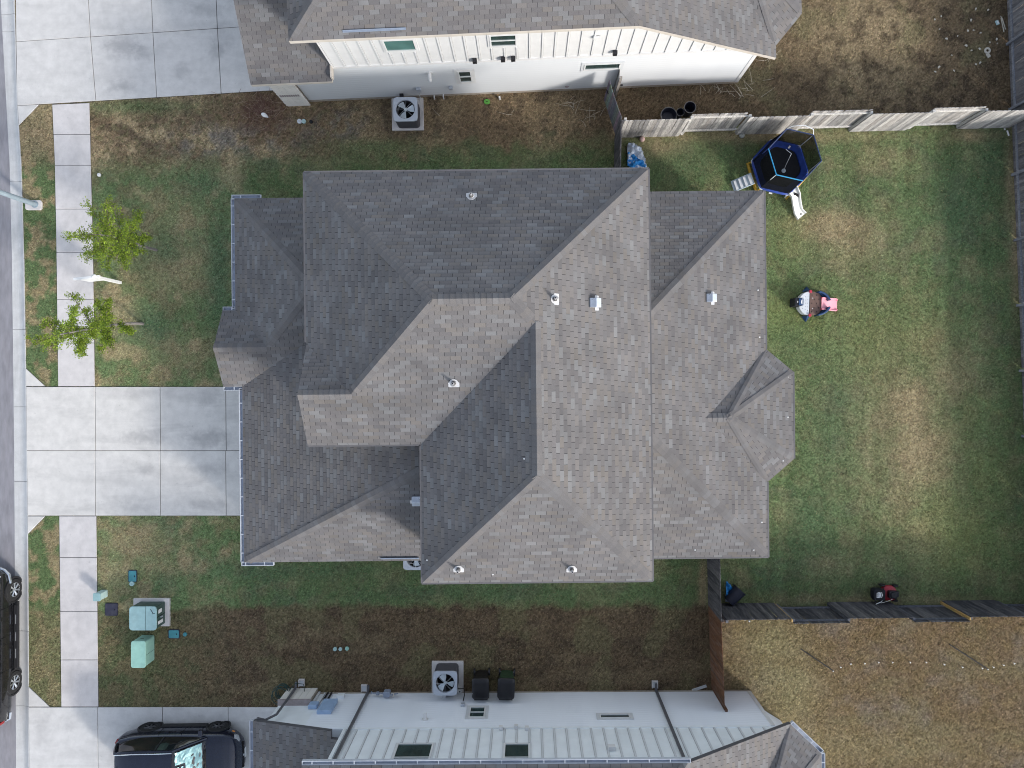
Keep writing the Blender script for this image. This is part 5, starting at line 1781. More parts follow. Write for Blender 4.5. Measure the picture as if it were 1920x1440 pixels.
sw.small_box('disconnect_box', 833, 1307, .16, .22, .10, M['trim_grey'])
c = P(862, 1297, .3); t = thing('pipe_cover', 'small white round pipe cover between air conditioner and bins', 'pipe cap', (c.x, c.y, 0))
MB().cyl((0, 0, 0), .07, .30, 14).build('sleeve', M['white'], t); MB().cyl((0, 0, .30), .025, .01, 10).build('opening', M['hole'], t)


# splash blocks and the gas meter
def splash(label, u, v):
    c = P(u, v); t = thing('splash_block', label, 'splash block', (c.x, c.y, 0))
    b = MB(); b.box((0, 0, .03), (.22, .26, .06)).box((-.095, 0, .08), (.03, .26, .05)).box((.095, 0, .08), (.03, .26, .05)).box((0, .115, .08), (.16, .03, .05)); b.build('block', M['walk'], t, bevel=.006)
    MB().box((0, -.02, .0615), (.15, .18, .004)).build('channel', M['trim_grey'], t)
splash('small concrete splash block near the coiled garden hose', 566.5, 1279)
splash('small concrete splash block beside the gas meter', 683.5, 1289)
splash('small concrete splash block below the eastern downspout', 1227.5, 1282)
c = P(725, 1297, .3); t = thing('gas_meter', 'grey-blue gas meter with pipes against the pale grey wall', 'gas meter', (c.x, c.y, 0))
M['gas'] = mat('gas_meter_paint', (0.24, 0.28, 0.36), 0.5, 0.1, 9)
b = MB(); b.prism(rrect(.05, .02, .24, .20, .04), .35, .62); b.build('meter_body', M['gas'], t, bevel=.02)
MB().tube([(-.55, 0, .30), (-.55, 0, .42), (-.12, 0, .42), (-.02, 0, .60)], .024, 8).build('inlet_pipe', M['gas'], t, smooth=True)
MB().tube([(.14, 0, .60), (.26, 0, .55), (.40, 0, .45), (.40, -.06, .3)], .024, 8).build('outlet_pipe', M['gas'], t, smooth=True)
MB().cyl((-.30, -.06, .42), .06, .10, 12, axis='Y').build('regulator', M['gas'], t, smooth=True)
MB().tube([(.30, .02, .55), (.33, .06, .80)], .018, 6).build('relief_pipe', M['brick_white'], t)
# coiled garden hose
c = P(529, 1304, .1); t = thing('garden_hose', 'dark green garden hose coiled at the corner of the pale grey house', 'hose', (c.x, c.y, 0))
M['hose'] = mat('garden_hose', (0.02, 0.05, 0.042), 0.5, 0.15, 12)
b = MB(); pts = []
rq = random.Random(5)
for k in range(90):
    a = k * .42
    pts.append((.24 * math.cos(a) * (1 + .25 * math.sin(k * .11)) + .06 * math.sin(k * .05), .26 * math.sin(a) + .22 * math.sin(k * .035), .03 + .0035 * k + .02 * rq.random()))
b.tube(pts, .016, 6); b.build('coil', M['hose'], t, smooth=True)
MB().tube([(.2, .1, .3), (.55, .55, .35), (.85, .5, .30), (.92, .0, .35)], .014, 6).build('loose_end', M['hose'], t, smooth=True)
MB().box((0, -.12, .25), (.06, .06, .5)).build('holder', M['black'], t)


# ------------------------------------------------------------------ wheeled bins
M['bin_black'] = mat('bin_plastic', (0.009, 0.009, 0.012), 0.38, 0.2, 6)
M['bin_green'] = mat('bin_green_plastic', (0.025, 0.055, 0.028), 0.5, 0.15, 6)
def wheelie(label, x, y, rz, body, h=1.02):
    t = thing('wheeled_bin', label, 'bin', (x, y, 0), rz)
    b = MB()
    b.loft([[(px, py, z) for px, py in rrect(0, oy, w, d, .06)] for z, w, d, oy in ((.06, .44, .46, 0), (.6, .52, .56, -.02), (h - .08, .57, .66, -.04))]); b.build('body', body, t, smooth=True)
    b = MB()
    b.loft([[(px, py, z) for px, py in rrect(0, oy, w, d, .10)] for z, w, d, oy in ((h - .08, .61, .74, -.05), (h - .02, .61, .74, -.05), (h + .05, .50, .60, -.05), (h + .065, .34, .40, -.05))]); b.build('lid', M['bin_black'], t, smooth=True)
    MB().tube([(-.24, -.46, h - .08), (.24, -.46, h - .08)], .018, 8).build('handle', M['bin_black'], t)
    for sx in (-.27, .27):
        b = MB(); b.cyl((sx - .03, .20, .13), .13, .06, 18, axis='X'); b.build('wheel', M['black'], t, smooth=True)
    MB().tube([(-.27, .20, .13), (.27, .20, .13)], .012, 6).build('axle', M['galv'], t)
    return t
c = P(901, 1290, 1.0); w = wheelie('black wheeled bin next to the air conditioner', c.x, c.y + .02, 0.02, M['bin_black'])
MB().box((.02, .30, .955), (.13, .004, .03)).build('emblem', M['label_white'], w)
MB().box((-.27, -.20, 1.03), (.04, .04, .01)).build('sticker', M['label_white'], w)
c = P(949, 1290, 1.0); wheelie('wheeled bin with green body and black lid', c.x, c.y + .02, -.04, M['bin_green'])

# ------------------------------------------------------------------ trampoline
M['pad_blue'] = mat('trampoline_pad', (0.014, 0.045, 0.25), 0.45, 0.25, 7, dirt=.25, dirt_col=(.10, .14, .26))
M['pad_cyan'] = mat('foam_sleeve', (0.03, 0.26, 0.48), 0.5, 0.08, 9)
M['mat_black'] = mat('jump_mat', (0.006, 0.007, 0.012), 0.7, 0.2, 9)
M['pole_white'] = mat('enclosure_pole', (0.62, 0.65, 0.68), 0.4, 0.08, 9)
M['yellow'] = mat('yellow_plastic', (0.50, 0.30, 0.03), 0.5, 0.15, 8)
M['slide_white'] = mat('slide_plastic', (0.70, 0.70, 0.67), 0.45, 0.07, 6, dirt=.15, dirt_col=(.4, .38, .32))
M['ladder'] = mat('step_plastic', (0.42, 0.50, 0.56), 0.5, 0.08, 9)
m, nt, bs = new_mat('enclosure_net')
ck = nd(nt, 'ShaderNodeBsdfTransparent'); df = nd(nt, 'ShaderNodeBsdfDiffuse'); df.inputs[0].default_value = (.012, .013, .014, 1); mx = nd(nt, 'ShaderNodeMixShader'); mx.inputs[0].default_value = .87
nt.links.new(ck.outputs[0], mx.inputs[1]); nt.links.new(df.outputs[0], mx.inputs[2]); nt.links.new(mx.outputs[0], nt.nodes['Material Output'].inputs['Surface'])
M['net'] = m
M['ps_navy'] = mat('navy_sleeve', (0.012, 0.03, 0.10), 0.5, 0.1, 9)
TC = Vector((9.16, 7.56, 0))
t = thing('trampoline', 'blue hexagonal trampoline with black net enclosure, steps and slide', 'trampoline', TC)
PH = math.radians(47)
def hexv(r, z, k, ph=PH): return Vector((r * math.cos(ph + k * math.pi / 3), r * math.sin(ph + k * math.pi / 3), z))
def hexring(r, z, round_=0.0): return [hexv(r, z, k) for k in range(6)]
zb, zt_ = .42, 1.88
def rhex(r, z, f=.16):
    out = []
    for k in range(6):
        a, b, c = hexv(r, z, k - 1), hexv(r, z, k), hexv(r, z, k + 1)
        out += [b.lerp(a, f), b.lerp(a, f * .35).lerp(c, f * .35), b.lerp(c, f)]
    return out
b = MB(); rg = [rhex(1.08, zb - .10), rhex(1.10, zb - .02), rhex(1.04, zb + .04), rhex(.80, zb + .035), rhex(.78, zb)]
b.loft(rg, cap=False); b.build('safety_pad', M['pad_blue'], t, smooth=True)
b = MB(); n = 18; b.add(rhex(.80, zb + .005), [tuple(range(n))]); b.build('jump_mat', M['mat_black'], t)
for k in range(6):
    MB().tube([hexv(1.05, zb - .06, k), hexv(1.05, zb - .06, k + 1)], .025, 8).build('frame_tube', M['pole_white'], t)
    MB().tube([hexv(.98, .30, k), hexv(.95, 1.1, k), hexv(.93, zt_, k)], .016, 8).build('pole', M['pole_white'] if k in (0, 3, 5) else M['pad_blue'], t, smooth=True)
    sm_ = M['pad_cyan'] if k in (2, 3) else M['ps_navy']
    MB().tube([hexv(.93, zt_, k), hexv(.93, zt_, k + 1)], .020, 8).build('top_rail', sm_, t, smooth=True)
    b = MB(); b.add([hexv(1.03, zb + .045, k), hexv(1.03, zb + .045, k + 1), hexv(.915, zt_ - .02, k + 1), hexv(.915, zt_ - .02, k)], [(0, 1, 2, 3)]); b.build('net_panel', M['net'], t)
    lg = M['yellow'] if k in (2, 3) else M['pole_white']
    MB().tube([hexv(1.0, zb - .08, k), hexv(1.06, .03, k)], .03, 8).build('leg', lg, t)
for k in (2, 4):
    MB().tube([hexv(1.10, .06, k), hexv(1.12, .06, k).lerp(hexv(1.12, .06, k + 1), .5), hexv(1.10, .06, k + 1)], .055, 8).build('base_bar', M['yellow'], t, smooth=True)
a, c_ = hexv(.93, zt_, 0), hexv(.93, zt_, 1)
MB().tube([a, a.lerp(c_, .12) + Vector((.04, .10, .18)), a.lerp(c_, .5) + Vector((.05, .14, .26)), a.lerp(c_, .88) + Vector((.02, .06, .16)), c_], .012, 8).build('arch', M['pole_white'], t, smooth=True)
MB().tube([(-.20, .28, zt_ - .3), (-.05, .1, zt_ - .2), (.0, -.12, .95), (.02, -.22, .75)], .010, 8).build('swing_bar', M['trim_grey'], t, smooth=True)
MB().cyl((.02, -.22, .70), .075, .03, 16).build('swing_disc', M['ladder'], t, smooth=True)
# steps to the south-west
lad = MB()
A0, A1 = Vector((-.98, -.40, zb - .02)), Vector((-1.62, -.62, .06))
dn = (A1 - A0).normalized(); sd = dn.cross(Vector((0, 0, 1))).normalized()
for s_ in (-.19, .19):
    lad.tube([A0 + sd * s_, A1 + sd * s_], .025, 6)
lad.add([A0 - sd * .19 + Vector((0, 0, -.02)), A0 + sd * .19 + Vector((0, 0, -.02)), A1 + sd * .19 + Vector((0, 0, -.02)), A1 - sd * .19 + Vector((0, 0, -.02))], [(0, 1, 2, 3)])
lo = lad.build('steps', M['ladder'], t)
for k in range(4):
    q = A0.lerp(A1, .15 + k * .23)
    MB().box((0, 0, 0), (.10, .34, .02)).build('tread', M['trim_grey'], lo, loc=q + Vector((0, 0, .035)), rz=math.atan2(dn.y, dn.x))
# slide to the south-east
sl = MB()
pts = [Vector((.42, -.82, zb + .02)), Vector((.56, -1.02, zb - .03)), Vector((.66, -1.30, .22)), Vector((.76, -1.55, .10)), Vector((.90, -1.72, .08))]
rows = []
for i, p in enumerate(pts):
    d = (pts[min(i + 1, 4)] - pts[max(i - 1, 0)]); sv = Vector((-d.y, d.x, 0)).normalized()
    w = (.20, .17, .16, .17, .20)[i]
    rows.append([p + sv * w + Vector((0, 0, .10)), p + sv * (w - .03) + Vector((0, 0, .10)), p + sv * (w - .05), p - sv * (w - .05), p - sv * (w - .03) + Vector((0, 0, .10)), p - sv * w + Vector((0, 0, .10)), p - sv * w + Vector((0, 0, -.03)), p + sv * w + Vector((0, 0, -.03))])
sl.loft(rows); so = sl.build('slide', M['slide_white'], t, smooth=True)
MB().add([(.50, -.93, zb + .03), (.66, -.98, zb + .0), (.70, -1.08, zb - .09), (.62, -1.14, zb - .15), (.55, -1.08, zb - .09), (.50, -1.02, zb - .03)], [(0, 1, 2, 3, 4, 5)]).build('slide_cutout', M['hole'], so)
MB().cyl((.87, -1.63, .088), .035, .006, 10).build('drain', M['lead'], so)
MB().box((.31, .70, zb + .055), (.11, .06, .01), .9).build('pad_label', M['label_white'], t)
MB().box((-.35, -.95, zb + .0), (.12, .05, .02), -.2).build('pad_sticker', M['label_white'], t)

# ------------------------------------------------------------------ toddler playset
pc = P(1520, 569, .3)
t = thing('playset', 'toddler playset with pink slide, brown deck and blue sides on the lawn', 'playset', (pc.x, pc.y, 0), -.03)
M['ps_white'] = mat('playset_white', (0.60, 0.63, 0.66), 0.5, 0.05, 8)
M['ps_brown'] = mat('playset_deck', (0.145, 0.088, 0.070), 0.6, 0.15, 10)
M['ps_pink'] = mat('playset_pink', (0.84, 0.34, 0.40), 0.45, 0.06, 6, dirt=.15, dirt_col=(.85, .5, .5))
M['ps_blue'] = mat('playset_blue', (0.022, 0.060, 0.15), 0.45, 0.15, 8)
M['ps_red'] = mat('playset_red', (0.42, 0.03, 0.06), 0.45, 0.1, 8)
R_ = .48
def arc(r, a0, a1, n=14): return [(r * math.cos(math.radians(a0 + (a1 - a0) * k / n)), r * math.sin(math.radians(a0 + (a1 - a0) * k / n))) for k in range(n + 1)]
MB().prism([(x - .02, y) for x, y in arc(R_ * .92, 95, 265)], .02, .34).build('drum_west', M['ps_white'], t, bevel=.02).name = 'tub'
MB().prism([(.40, -.22), (.40, .22), (.28, .36), (.08, .43), (-.05, .44), (-.05, -.44), (.08, -.43), (.28, -.36)], .30, .352).build('deck', M['ps_brown'], t, bevel=.01)
for k in range(5):
    for j in range(-2, 3):
        if (k + j) % 2: continue
        MB().box((.02 + k * .085, j * .15, .353), (.025, .05, .004), .1 * j).build('deck_slot', M['hole'], t)
for k in range(3):
    for j in range(-2, 3):
        MB().cyl((-.12 - k * .09, j * .13 * (1 - .12 * k), .338), .011, .004, 8).build('drain_hole', M['hole'], t)
for s_ in (-1, 1):
    MB().cyl((.05, s_ * .19, .35), .018, .008, 8).build('deck_bolt', M['label_white'], t)
    o_ = arc(.56, 15 * s_, 78 * s_); i_ = arc(.49, 15 * s_, 78 * s_)
    pl_ = [(x + .12, y * .82) for x, y in o_] + [(x + .12, y * .82) for x, y in i_[::-1]]
    MB().prism(pl_, .05, .50).build('side_wall', M['ps_blue'], t, bevel=.012)
    MB().prism([(x + .10, y * .80) for x, y in arc(.50, 22 * s_, 70 * s_)], .06, .36).build('side_seat', M['ps_blue'], t)
    b = MB(); b.add([(-.22, s_ * .46, .0), (.02, s_ * .44, 0), (-.05, s_ * .66, 0), (-.12, s_ * .45, .32), (-.02, s_ * .44, .32)], [(0, 1, 4, 3), (0, 2, 3), (1, 2, 4), (2, 3, 4), (0, 2, 1)]); b.build('stabiliser', M['ps_blue'], t)
    MB().box((-.04, s_ * .43, .36), (.09, .10, .07)).build('bracket', M['ps_red'], t, bevel=.008)
    MB().box((.38, s_ * .20, .36), (.08, .07, .07)).build('slide_hinge', M['ps_red'], t, bevel=.01)
rows = []
for x, z, w in ((.36, .40, .22), (.46, .37, .22), (.68, .22, .225), (.90, .10, .23), (1.02, .06, .23), (1.06, .05, .19)):
    rows.append([(x, w, z + .07), (x, w - .03, z + .07), (x, w - .045, z), (x, -w + .045, z), (x, -w + .03, z + .07), (x, -w, z + .07), (x, -w, z - .03), (x, w, z - .03)])
MB().loft(rows).build('slide', M['ps_pink'], t, smooth=True)
hp = MB(); hp.box((-.53, .02, .27), (.26, .30, .54)); ho = hp.build('climbing_block', M['mat_black'], t, bevel=.02)
MB().box((-.44, .02, .545), (.17, .25, .03)).build('block_top', M['ps_blue'], ho, bevel=.008)
MB().prism([(-.40 + x * .5, .02 + y) for x, y in arc(.09, 90, 270, 8)], .56, .566).build('emblem', M['label_white'], ho)
MB().box((-.56, .02, .545), (.02, .07, .006)).build('emblem', M['label_white'], ho)

# ------------------------------------------------------------------ lawn mower
mc = P(1661, 1114, .3)
t = thing('lawn_mower', 'red push lawn mower with black grass bag by the dark fence', 'lawn mower', (mc.x + .12, mc.y, 0), -.03)
M['mow_red'] = mat('mower_red', (0.30, 0.022, 0.035), 0.4, 0.12, 8)
b = MB(); b.loft([[(x, y, z) for x, y in rrect(.05, 0, w, d, .20, 6)] for z, w, d in ((.10, .56, .54), (.20, .54, .52), (.25, .42, .40))]); b.build('deck', M['mow_red'], t, smooth=True)
b = MB(); b.prism(rrect(.10, 0, .30, .27, .05), .25, .42); b.cyl((.10, 0, .42), .11, .05, 18); b.build('engine', M['black'], t, bevel=.015)
MB().box((.27, .02, .30), (.10, .20, .14)).build('muffler', M['black'], t, bevel=.01)
for sx, sy in ((-.18, .28), (-.18, -.28), (.30, .27), (.30, -.27)):
    MB().cyl((sx, sy - .025, .11), .11, .05, 18, axis='Y').build('wheel', M['black'], t, smooth=True)
b = MB(); b.loft([[(x, y, z) for x, y in rrect(-.42, 0, w, d, .06)] for z, w, d in ((.12, .36, .36), (.35, .44, .42), (.46, .40, .38))]); g_ = b.build('grass_bag', M['mat_black'], t, smooth=True)
MB().prism([(-.53, -.10), (-.40, -.10), (-.36, 0), (-.40, .10), (-.53, .10)], .4605, .463).build('label', M['label_white'], g_)
MB().prism([(-.37, -.10), (-.345, -.10), (-.305, 0), (-.345, .10), (-.37, .10), (-.33, 0)], .4605, .463).build('label_edge', M['label_white'], g_)
# the two dark characters on the label
ch = MB()
for (x0, y0) in ((-.475, -.045), (-.475, .03)):
    ch.box((x0, y0 + .02, .464), (.075, .012, .002)).box((x0, y0 - .02, .464), (.075, .012, .002)).box((x0 + .03, y0, .4645), (.012, .05, .002)).box((x0 - .03, y0, .4645), (.012, .05, .002))
ch.build('label_lettering', M['black'], g_)
for s_ in (-.21, .21):
    MB().tube([(-.15, s_, .22), (-.45, s_ * .98, .62), (-.78, s_ * .95, .92)], .013, 8).build('handle_tube', M['black'] if s_ > 0 else M['trim_grey'], t, smooth=True)
MB().tube([(-.78, -.20, .92), (-.80, 0, .93), (-.78, .20, .92)], .015, 8).build('handle_grip', M['black'], t, smooth=True)
MB().tube([(.05, -.14, .45), (-.2, -.20, .55), (-.45, -.24, .62)], .006, 6).build('pull_cord', M['brick_white'], t)

# ------------------------------------------------------------------ things by the fences
c = P(1377, 1117, .25)
t = thing('tipped_bin', 'black bin lying tipped over by the dark fence corner', 'bin', (c.x, c.y, 0), math.radians(48))
M['tip'] = mat('old_bin_plastic', (0.022, 0.024, 0.04), 0.5, 0.15, 7)
b = MB(); b.loft([[(x, y, z + .24) for y, z in rrect(0, 0, w, h, .17)] for x, w, h in ((-.30, .40, .40), (.0, .44, .44), (.30, .48, .48), (.302, .44, .44), (.0, .41, .41), (-.26, .37, .37))], cap=True)
b.build('body', M['tip'], t, smooth=True)
MB().loft([[(x, y, z + .24) for y, z in rrect(0, 0, w, h, .18)] for x, w, h in ((.27, .51, .51), (.305, .51, .51), (.305, .46, .46), (.27, .46, .46))], cap=False).build('rim', M['tip'], t)
M['tarp_blue'] = mat('blue_tarp', (0.03, 0.26, 0.62), 0.4, 0.12, 9)
M['pool_pale'] = mat('printed_vinyl', (0.60, 0.66, 0.74), 0.35, 0.2, 9, dirt=.5, dirt_col=(.30, .45, .62))


def crumple(name, pts, h, seed, material, parent, n=16, amp=.06, lift=0.0):
    """crumpled sheet over a ground outline"""
    a = np.array(pts); x0, x1 = a[:, 0].min(), a[:, 0].max(); y0, y1 = a[:, 1].min(), a[:, 1].max()
    gx, gy = np.meshgrid(np.linspace(x0, x1, n), np.linspace(y0, y1, n))
    ins = in_poly(gx, gy, pts)
    zz = h * fbm(gx * 4.2 + seed, gy * 4.2, seed, 3) + amp * (fbm(gx * 11, gy * 11, seed + 5, 2) - .5)
    V = np.stack([gx, gy, np.maximum(zz, .012) + lift], -1).reshape(-1, 3)
    F = []
    for i in range(n - 1):
        for j in range(n - 1):
            if ins[i, j] or ins[i + 1, j + 1] or ins[i + 1, j] or ins[i, j + 1]:
                q = [i * n + j, i * n + j + 1, (i + 1) * n + j + 1, (i + 1) * n + j]
                F.append(tuple(q))
    used = sorted({k for f in F for k in f}); mp = {k: i for i, k in enumerate(used)}
    b = MB().add([V[k] for k in used], [tuple(mp[k] for k in f) for f in F])
    o = b.build(name, material, parent, smooth=True)
    md = o.modifiers.new('thickness', 'SOLIDIFY'); md.thickness = .006
    return o


c = P(1364, 1108)
t = thing('tarp', 'crumpled blue tarp stuffed behind the tipped bin', 'tarp', (c.x, c.y, 0))
crumple('blue_sheet', [(-.12, .42), (.04, .24), (.26, -.06), (.10, -.18), (-.12, -.14)], .40, 4, M['tarp_blue'], t, 14, .1, .06)
crumple('clear_sheet', [(-.12, -.10), (.10, -.16), (.26, -.30), (.12, -.38), (-.10, -.34)], .35, 8, M['pool_pale'], t, 12)
c = P(1370, 1132)
t = thing('sprinkler_stake', 'thin white stake leaning on the dark fence by the tarp', 'stake', (c.x - .02, c.y + .02, 0))
MB().tube([(0, 0, .05), (.12, -.12, .6), (.22, -.26, 1.1)], .012, 6).build('rod', M['pole_white'], t)
MB().sphere((.34, -.26, 1.2), .035, 8).build('knob', M['pole_white'], t)
c = P(1190, 297)
t = thing('plastic_pool', 'folded blue and white printed plastic pool by the charcoal side fence', 'pool', (c.x, c.y, 0))
crumple('printed_sheet', [(-.30, .42), (-.12, .50), (.16, .34), (.30, .06), (.40, -.40), (-.20, -.45), (-.30, .0)], .40, 15, M['pool_pale'], t, 20, .10)
crumple('blue_sheet', [(-.30, .12), (-.08, .06), (.05, -.08), (.28, -.16), (.36, -.44), (-.10, -.46), (-.30, -.30)], .42, 23, M['tarp_blue'], t, 18, .16, .05)
M['ball_pink'] = mat('faded_pink_ball', (0.55, 0.38, 0.34), 0.5, 0.12, 8)
M['ball_grey'] = mat('faded_grey_ball', (0.36, 0.37, 0.34), 0.6, 0.2, 8)
def ball(label, u, v, r, material):
    c = P(u, v, r); t = thing('ball', label, 'ball', (c.x, c.y, 0))
    MB().sphere((0, 0, r + .005), r, 20).build('shell', material, t, smooth=True)
    MB().cyl((0, 0, 2 * r), .012, .008, 8).build('valve', M['lead'], t)
ball('faded pink ball at the foot of the sunlit grey fence', 1204, 261, .10, M['ball_pink'])
ball('faded grey ball in the grass left of the trampoline', 1391, 254, .10, M['ball_grey'])
M['soft_white'] = mat('white_plastic', (0.78, 0.78, 0.76), 0.5, 0.05, 8)
ball('small white ball on the front lawn beside the sidewalk', 186, 328, .07, M['soft_white'])
c = P(497, 217); t = thing('plastic_bag', 'small white plastic bag on the stick pile', 'bag', (c.x, c.y, 0), -.5)
MB().sphere((0, 0, .07), .10, 12, sq=(1.3, .8, .7)).build('bag_body', M['soft_white'], t, smooth=True); MB().sphere((.13, 0, .05), .035, 8).build('knot', M['soft_white'], t, smooth=True)
# black nursery pots behind the sunlit fence
def pot(label, u, v, r, h, tilt=0.0):
    c = P(u, v, h); t = thing('plant_pot', label, 'plant pot', (c.x, c.y, 0))
    b = MB(); n = 24
    rings = [[(rr * math.cos(2 * math.pi * k / n), rr * math.sin(2 * math.pi * k / n), z) for k in range(n)] for rr, z in ((r * .75, 0), (r * .98, h - .05), (r * 1.06, h - .05), (r * 1.06, h), (r * .98, h), (r * .7, .06))]
    b.loft(rings); b.build('pot_wall', M['tip'], t, smooth=True)
    MB().ring((0, 0, h - .002), r * .98, r * 1.08, .012, 24).build('rim', M['lead'], t)
pot('wide black plant pot half hidden behind the sunlit fence', 1254, 216, .28, .30)
pot('tall black plant pot beside the wide one behind the sunlit fence', 1294, 201, .20, .62)
pot('narrow black plant pot leaning between the two other pots', 1276, 210, .14, .42)
# thin rods lying on the straw lot and little pegs in a row
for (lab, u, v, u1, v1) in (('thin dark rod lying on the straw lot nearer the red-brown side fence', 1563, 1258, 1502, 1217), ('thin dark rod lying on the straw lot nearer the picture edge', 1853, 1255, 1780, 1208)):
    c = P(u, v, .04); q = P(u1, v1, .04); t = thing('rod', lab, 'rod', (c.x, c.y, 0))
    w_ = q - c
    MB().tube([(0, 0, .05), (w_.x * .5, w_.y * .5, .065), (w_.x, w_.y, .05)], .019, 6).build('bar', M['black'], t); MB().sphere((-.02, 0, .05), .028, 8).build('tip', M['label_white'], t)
for k, (u, v) in enumerate(((1575, 1250), (1594, 1244), (1620, 1243), (1646, 1241), (1672, 1241), (1705, 1241), (1735, 1241), (1769, 1245), (1803, 1250), (1840, 1252), (1861, 1250), (1880, 1246), (1900, 1243))):
    c = P(u, v); t = thing('peg', 'short pale peg in the row across the straw lot', 'peg', (c.x, c.y, 0), random.random(), 'pegs across the straw lot')
    MB().tube([(0, 0, -.04), (.01, 0, .07)], .014, 6).build('pin', M['label_white'], t); MB().box((.0, 0, .075), (.05, .03, .012)).build('head', M['label_white'], t)
# litter in the dry north-east yard
rl = random.Random(21)
M['litter'] = mat('litter_paper', (0.52, 0.48, 0.40), 0.7, 0.12, 12)
for (u, v) in ((1829, 17), (1852, 19), (1820, 38), (1814, 58), (1825, 57), (1838, 62), (1761, 55), (1752, 37), (1795, 68), (1774, 73), (1836, 92), (1821, 95), (1784, 104), (1829, 121), (1837, 118), (1760, 126), (1753, 135), (1788, 133), (1869, 82), (1855, 80), (1764, 31), (1811, 86), (1868, 74)):
    c = P(u, v); t = thing('litter_scrap', 'small pale scrap of litter scattered on the bare yard beyond the sunlit fence', 'litter', (c.x, c.y, 0), rl.random() * 6, 'pale litter scraps on the bare yard')
    s_ = rl.uniform(.03, .06)
    MB().add([(-s_, -s_ * .5, .02), (s_ * .8, -s_ * .6, .03), (s_, s_ * .4, .02), (0, s_ * .7, .045), (-s_ * .9, s_ * .3, .03)], [(0, 1, 2, 3, 4)]).build('scrap', M['litter'], t).modifiers.new('thickness', 'SOLIDIFY').thickness = .008
c = P(1869, 43); t = thing('litter_card', 'pale blue piece of card lying near the boundary fence', 'litter', (c.x, c.y, 0), .4)
MB().box((0, 0, .03), (.13, .17, .012)).build('card', M['util_teal'], t, bevel=.004); MB().box((.02, 0, .038), (.06, .10, .006)).build('fold', M['label_white'], t)
c = P(1851, 98); t = thing('litter_ring', 'pale ring-shaped scrap, the largest litter piece on the bare yard', 'litter', (c.x, c.y, 0), .3)
MB().ring((0, .05, .02), .05, .12, .03, 14).build('loop', M['litter'], t); MB().box((-.02, -.13, .03), (.12, .16, .03), .3).build('tail', M['litter'], t)
c = P(1880, 47); t = thing('broken_board', 'broken white strip of wood by the boundary fence', 'wood scrap', (c.x, c.y, 0), math.radians(102))
MB().box((0, .02, .02), (.52, .03, .02)).box((.02, -.03, .03), (.42, .025, .02), .08).build('strip', M['litter'], t); MB().box((.28, .0, .02), (.12, .02, .02), .4).build('splinter', M['litter'], t)
c = P(1889, 250); t = thing('plastic_tube', 'short white plastic piece in the corner of the back yard', 'litter', (c.x, c.y, 0), 1.9)
MB().tube([(-.10, 0, .03), (.10, 0, .03)], .03, 8).build('tube', M['label_white'], t); MB().box((.18, .06, .02), (.06, .05, .02)).build('chip', M['label_white'], t)
c = P(1311, 1290); t = thing('metal_strip', 'short grey metal strip on the ground by the pale grey house', 'metal strip', (c.x, c.y, 0), .32)
MB().box((0, 0, .02), (.55, .09, .03)).build('strip', M['trim_grey'], t); MB().box((0, .05, .035), (.55, .012, .03)).build('lip', M['trim_grey'], t)


# ---- sticks: the pruning pile and loose twigs
M['stick'] = mat('dead_stick', (0.34, 0.25, 0.18), 0.9, 0.25, 15)
M['stick_red'] = mat('red_brown_stick', (0.16, 0.085, 0.065), 0.9, 0.25, 15)
M['stick_pale'] = mat('pale_twig', (0.52, 0.46, 0.36), 0.9, 0.15, 15)
rk = random.Random(9)
pc_ = P(490, 212)
bA, bB = MB(), MB()
for k in range(420):
    r_ = abs(rk.gauss(0, .55)); a = rk.uniform(0, 6.28)
    x, y = r_ * math.cos(a) * 1.25, r_ * math.sin(a) * .9
    if y > .55 - .12 * x: continue
    l = rk.uniform(.12, .5); d = rk.uniform(0, 3.14); z = rk.uniform(.01, .10) * max(.2, 1 - r_)
    p0 = Vector((x, y, z)); p1 = p0 + Vector((math.cos(d) * l, math.sin(d) * l, rk.uniform(-.02, .06)))
    (bA if rk.random() < .33 else bB).tube([p0, p0.lerp(p1, .5) + Vector((rk.uniform(-.02, .02), rk.uniform(-.02, .02), .015)), p1], [.006, .005, .003], 4, cap=False)
t = thing('stick_pile', 'spread pile of red-brown pruned sticks at the corner of the white house', 'sticks', (pc_.x, pc_.y, 0))
tag(bA.build('pale_sticks', M['stick'], t), kind='stuff'); tag(bB.build('dark_sticks', M['stick_red'], t), kind='stuff')
bp = MB()
c0 = P(1400, 165)
for k in range(60):
    q = rk.choice(((1385, 182, 34, 10), (1412, 160, 24, 20), (1340, 172, 30, 8), (1440, 95, 14, 20), (1110, 215, 14, 20), (1075, 200, 6, 14), (900, 215, 120, 18)))
    c = P(q[0] + rk.gauss(0, q[2] * .5), q[1] + rk.gauss(0, q[3] * .5))
    l = rk.uniform(.15, .7); d = rk.uniform(0, 3.14)
    p0 = c + Vector((0, 0, .03)); p1 = p0 + Vector((math.cos(d) * l, math.sin(d) * l, .02))
    bp.tube([p - c0 for p in (p0, p0.lerp(p1, .5) + Vector((rk.uniform(-.05, .05), rk.uniform(-.05, .05), .03)), p1)], [.008, .006, .003], 4, cap=False)
o = bp.build('fallen_twigs', M['stick_pale']); o.location = c0
tag(o, 'pale fallen twigs scattered on the ground along the white house', 'twigs', kind='stuff')


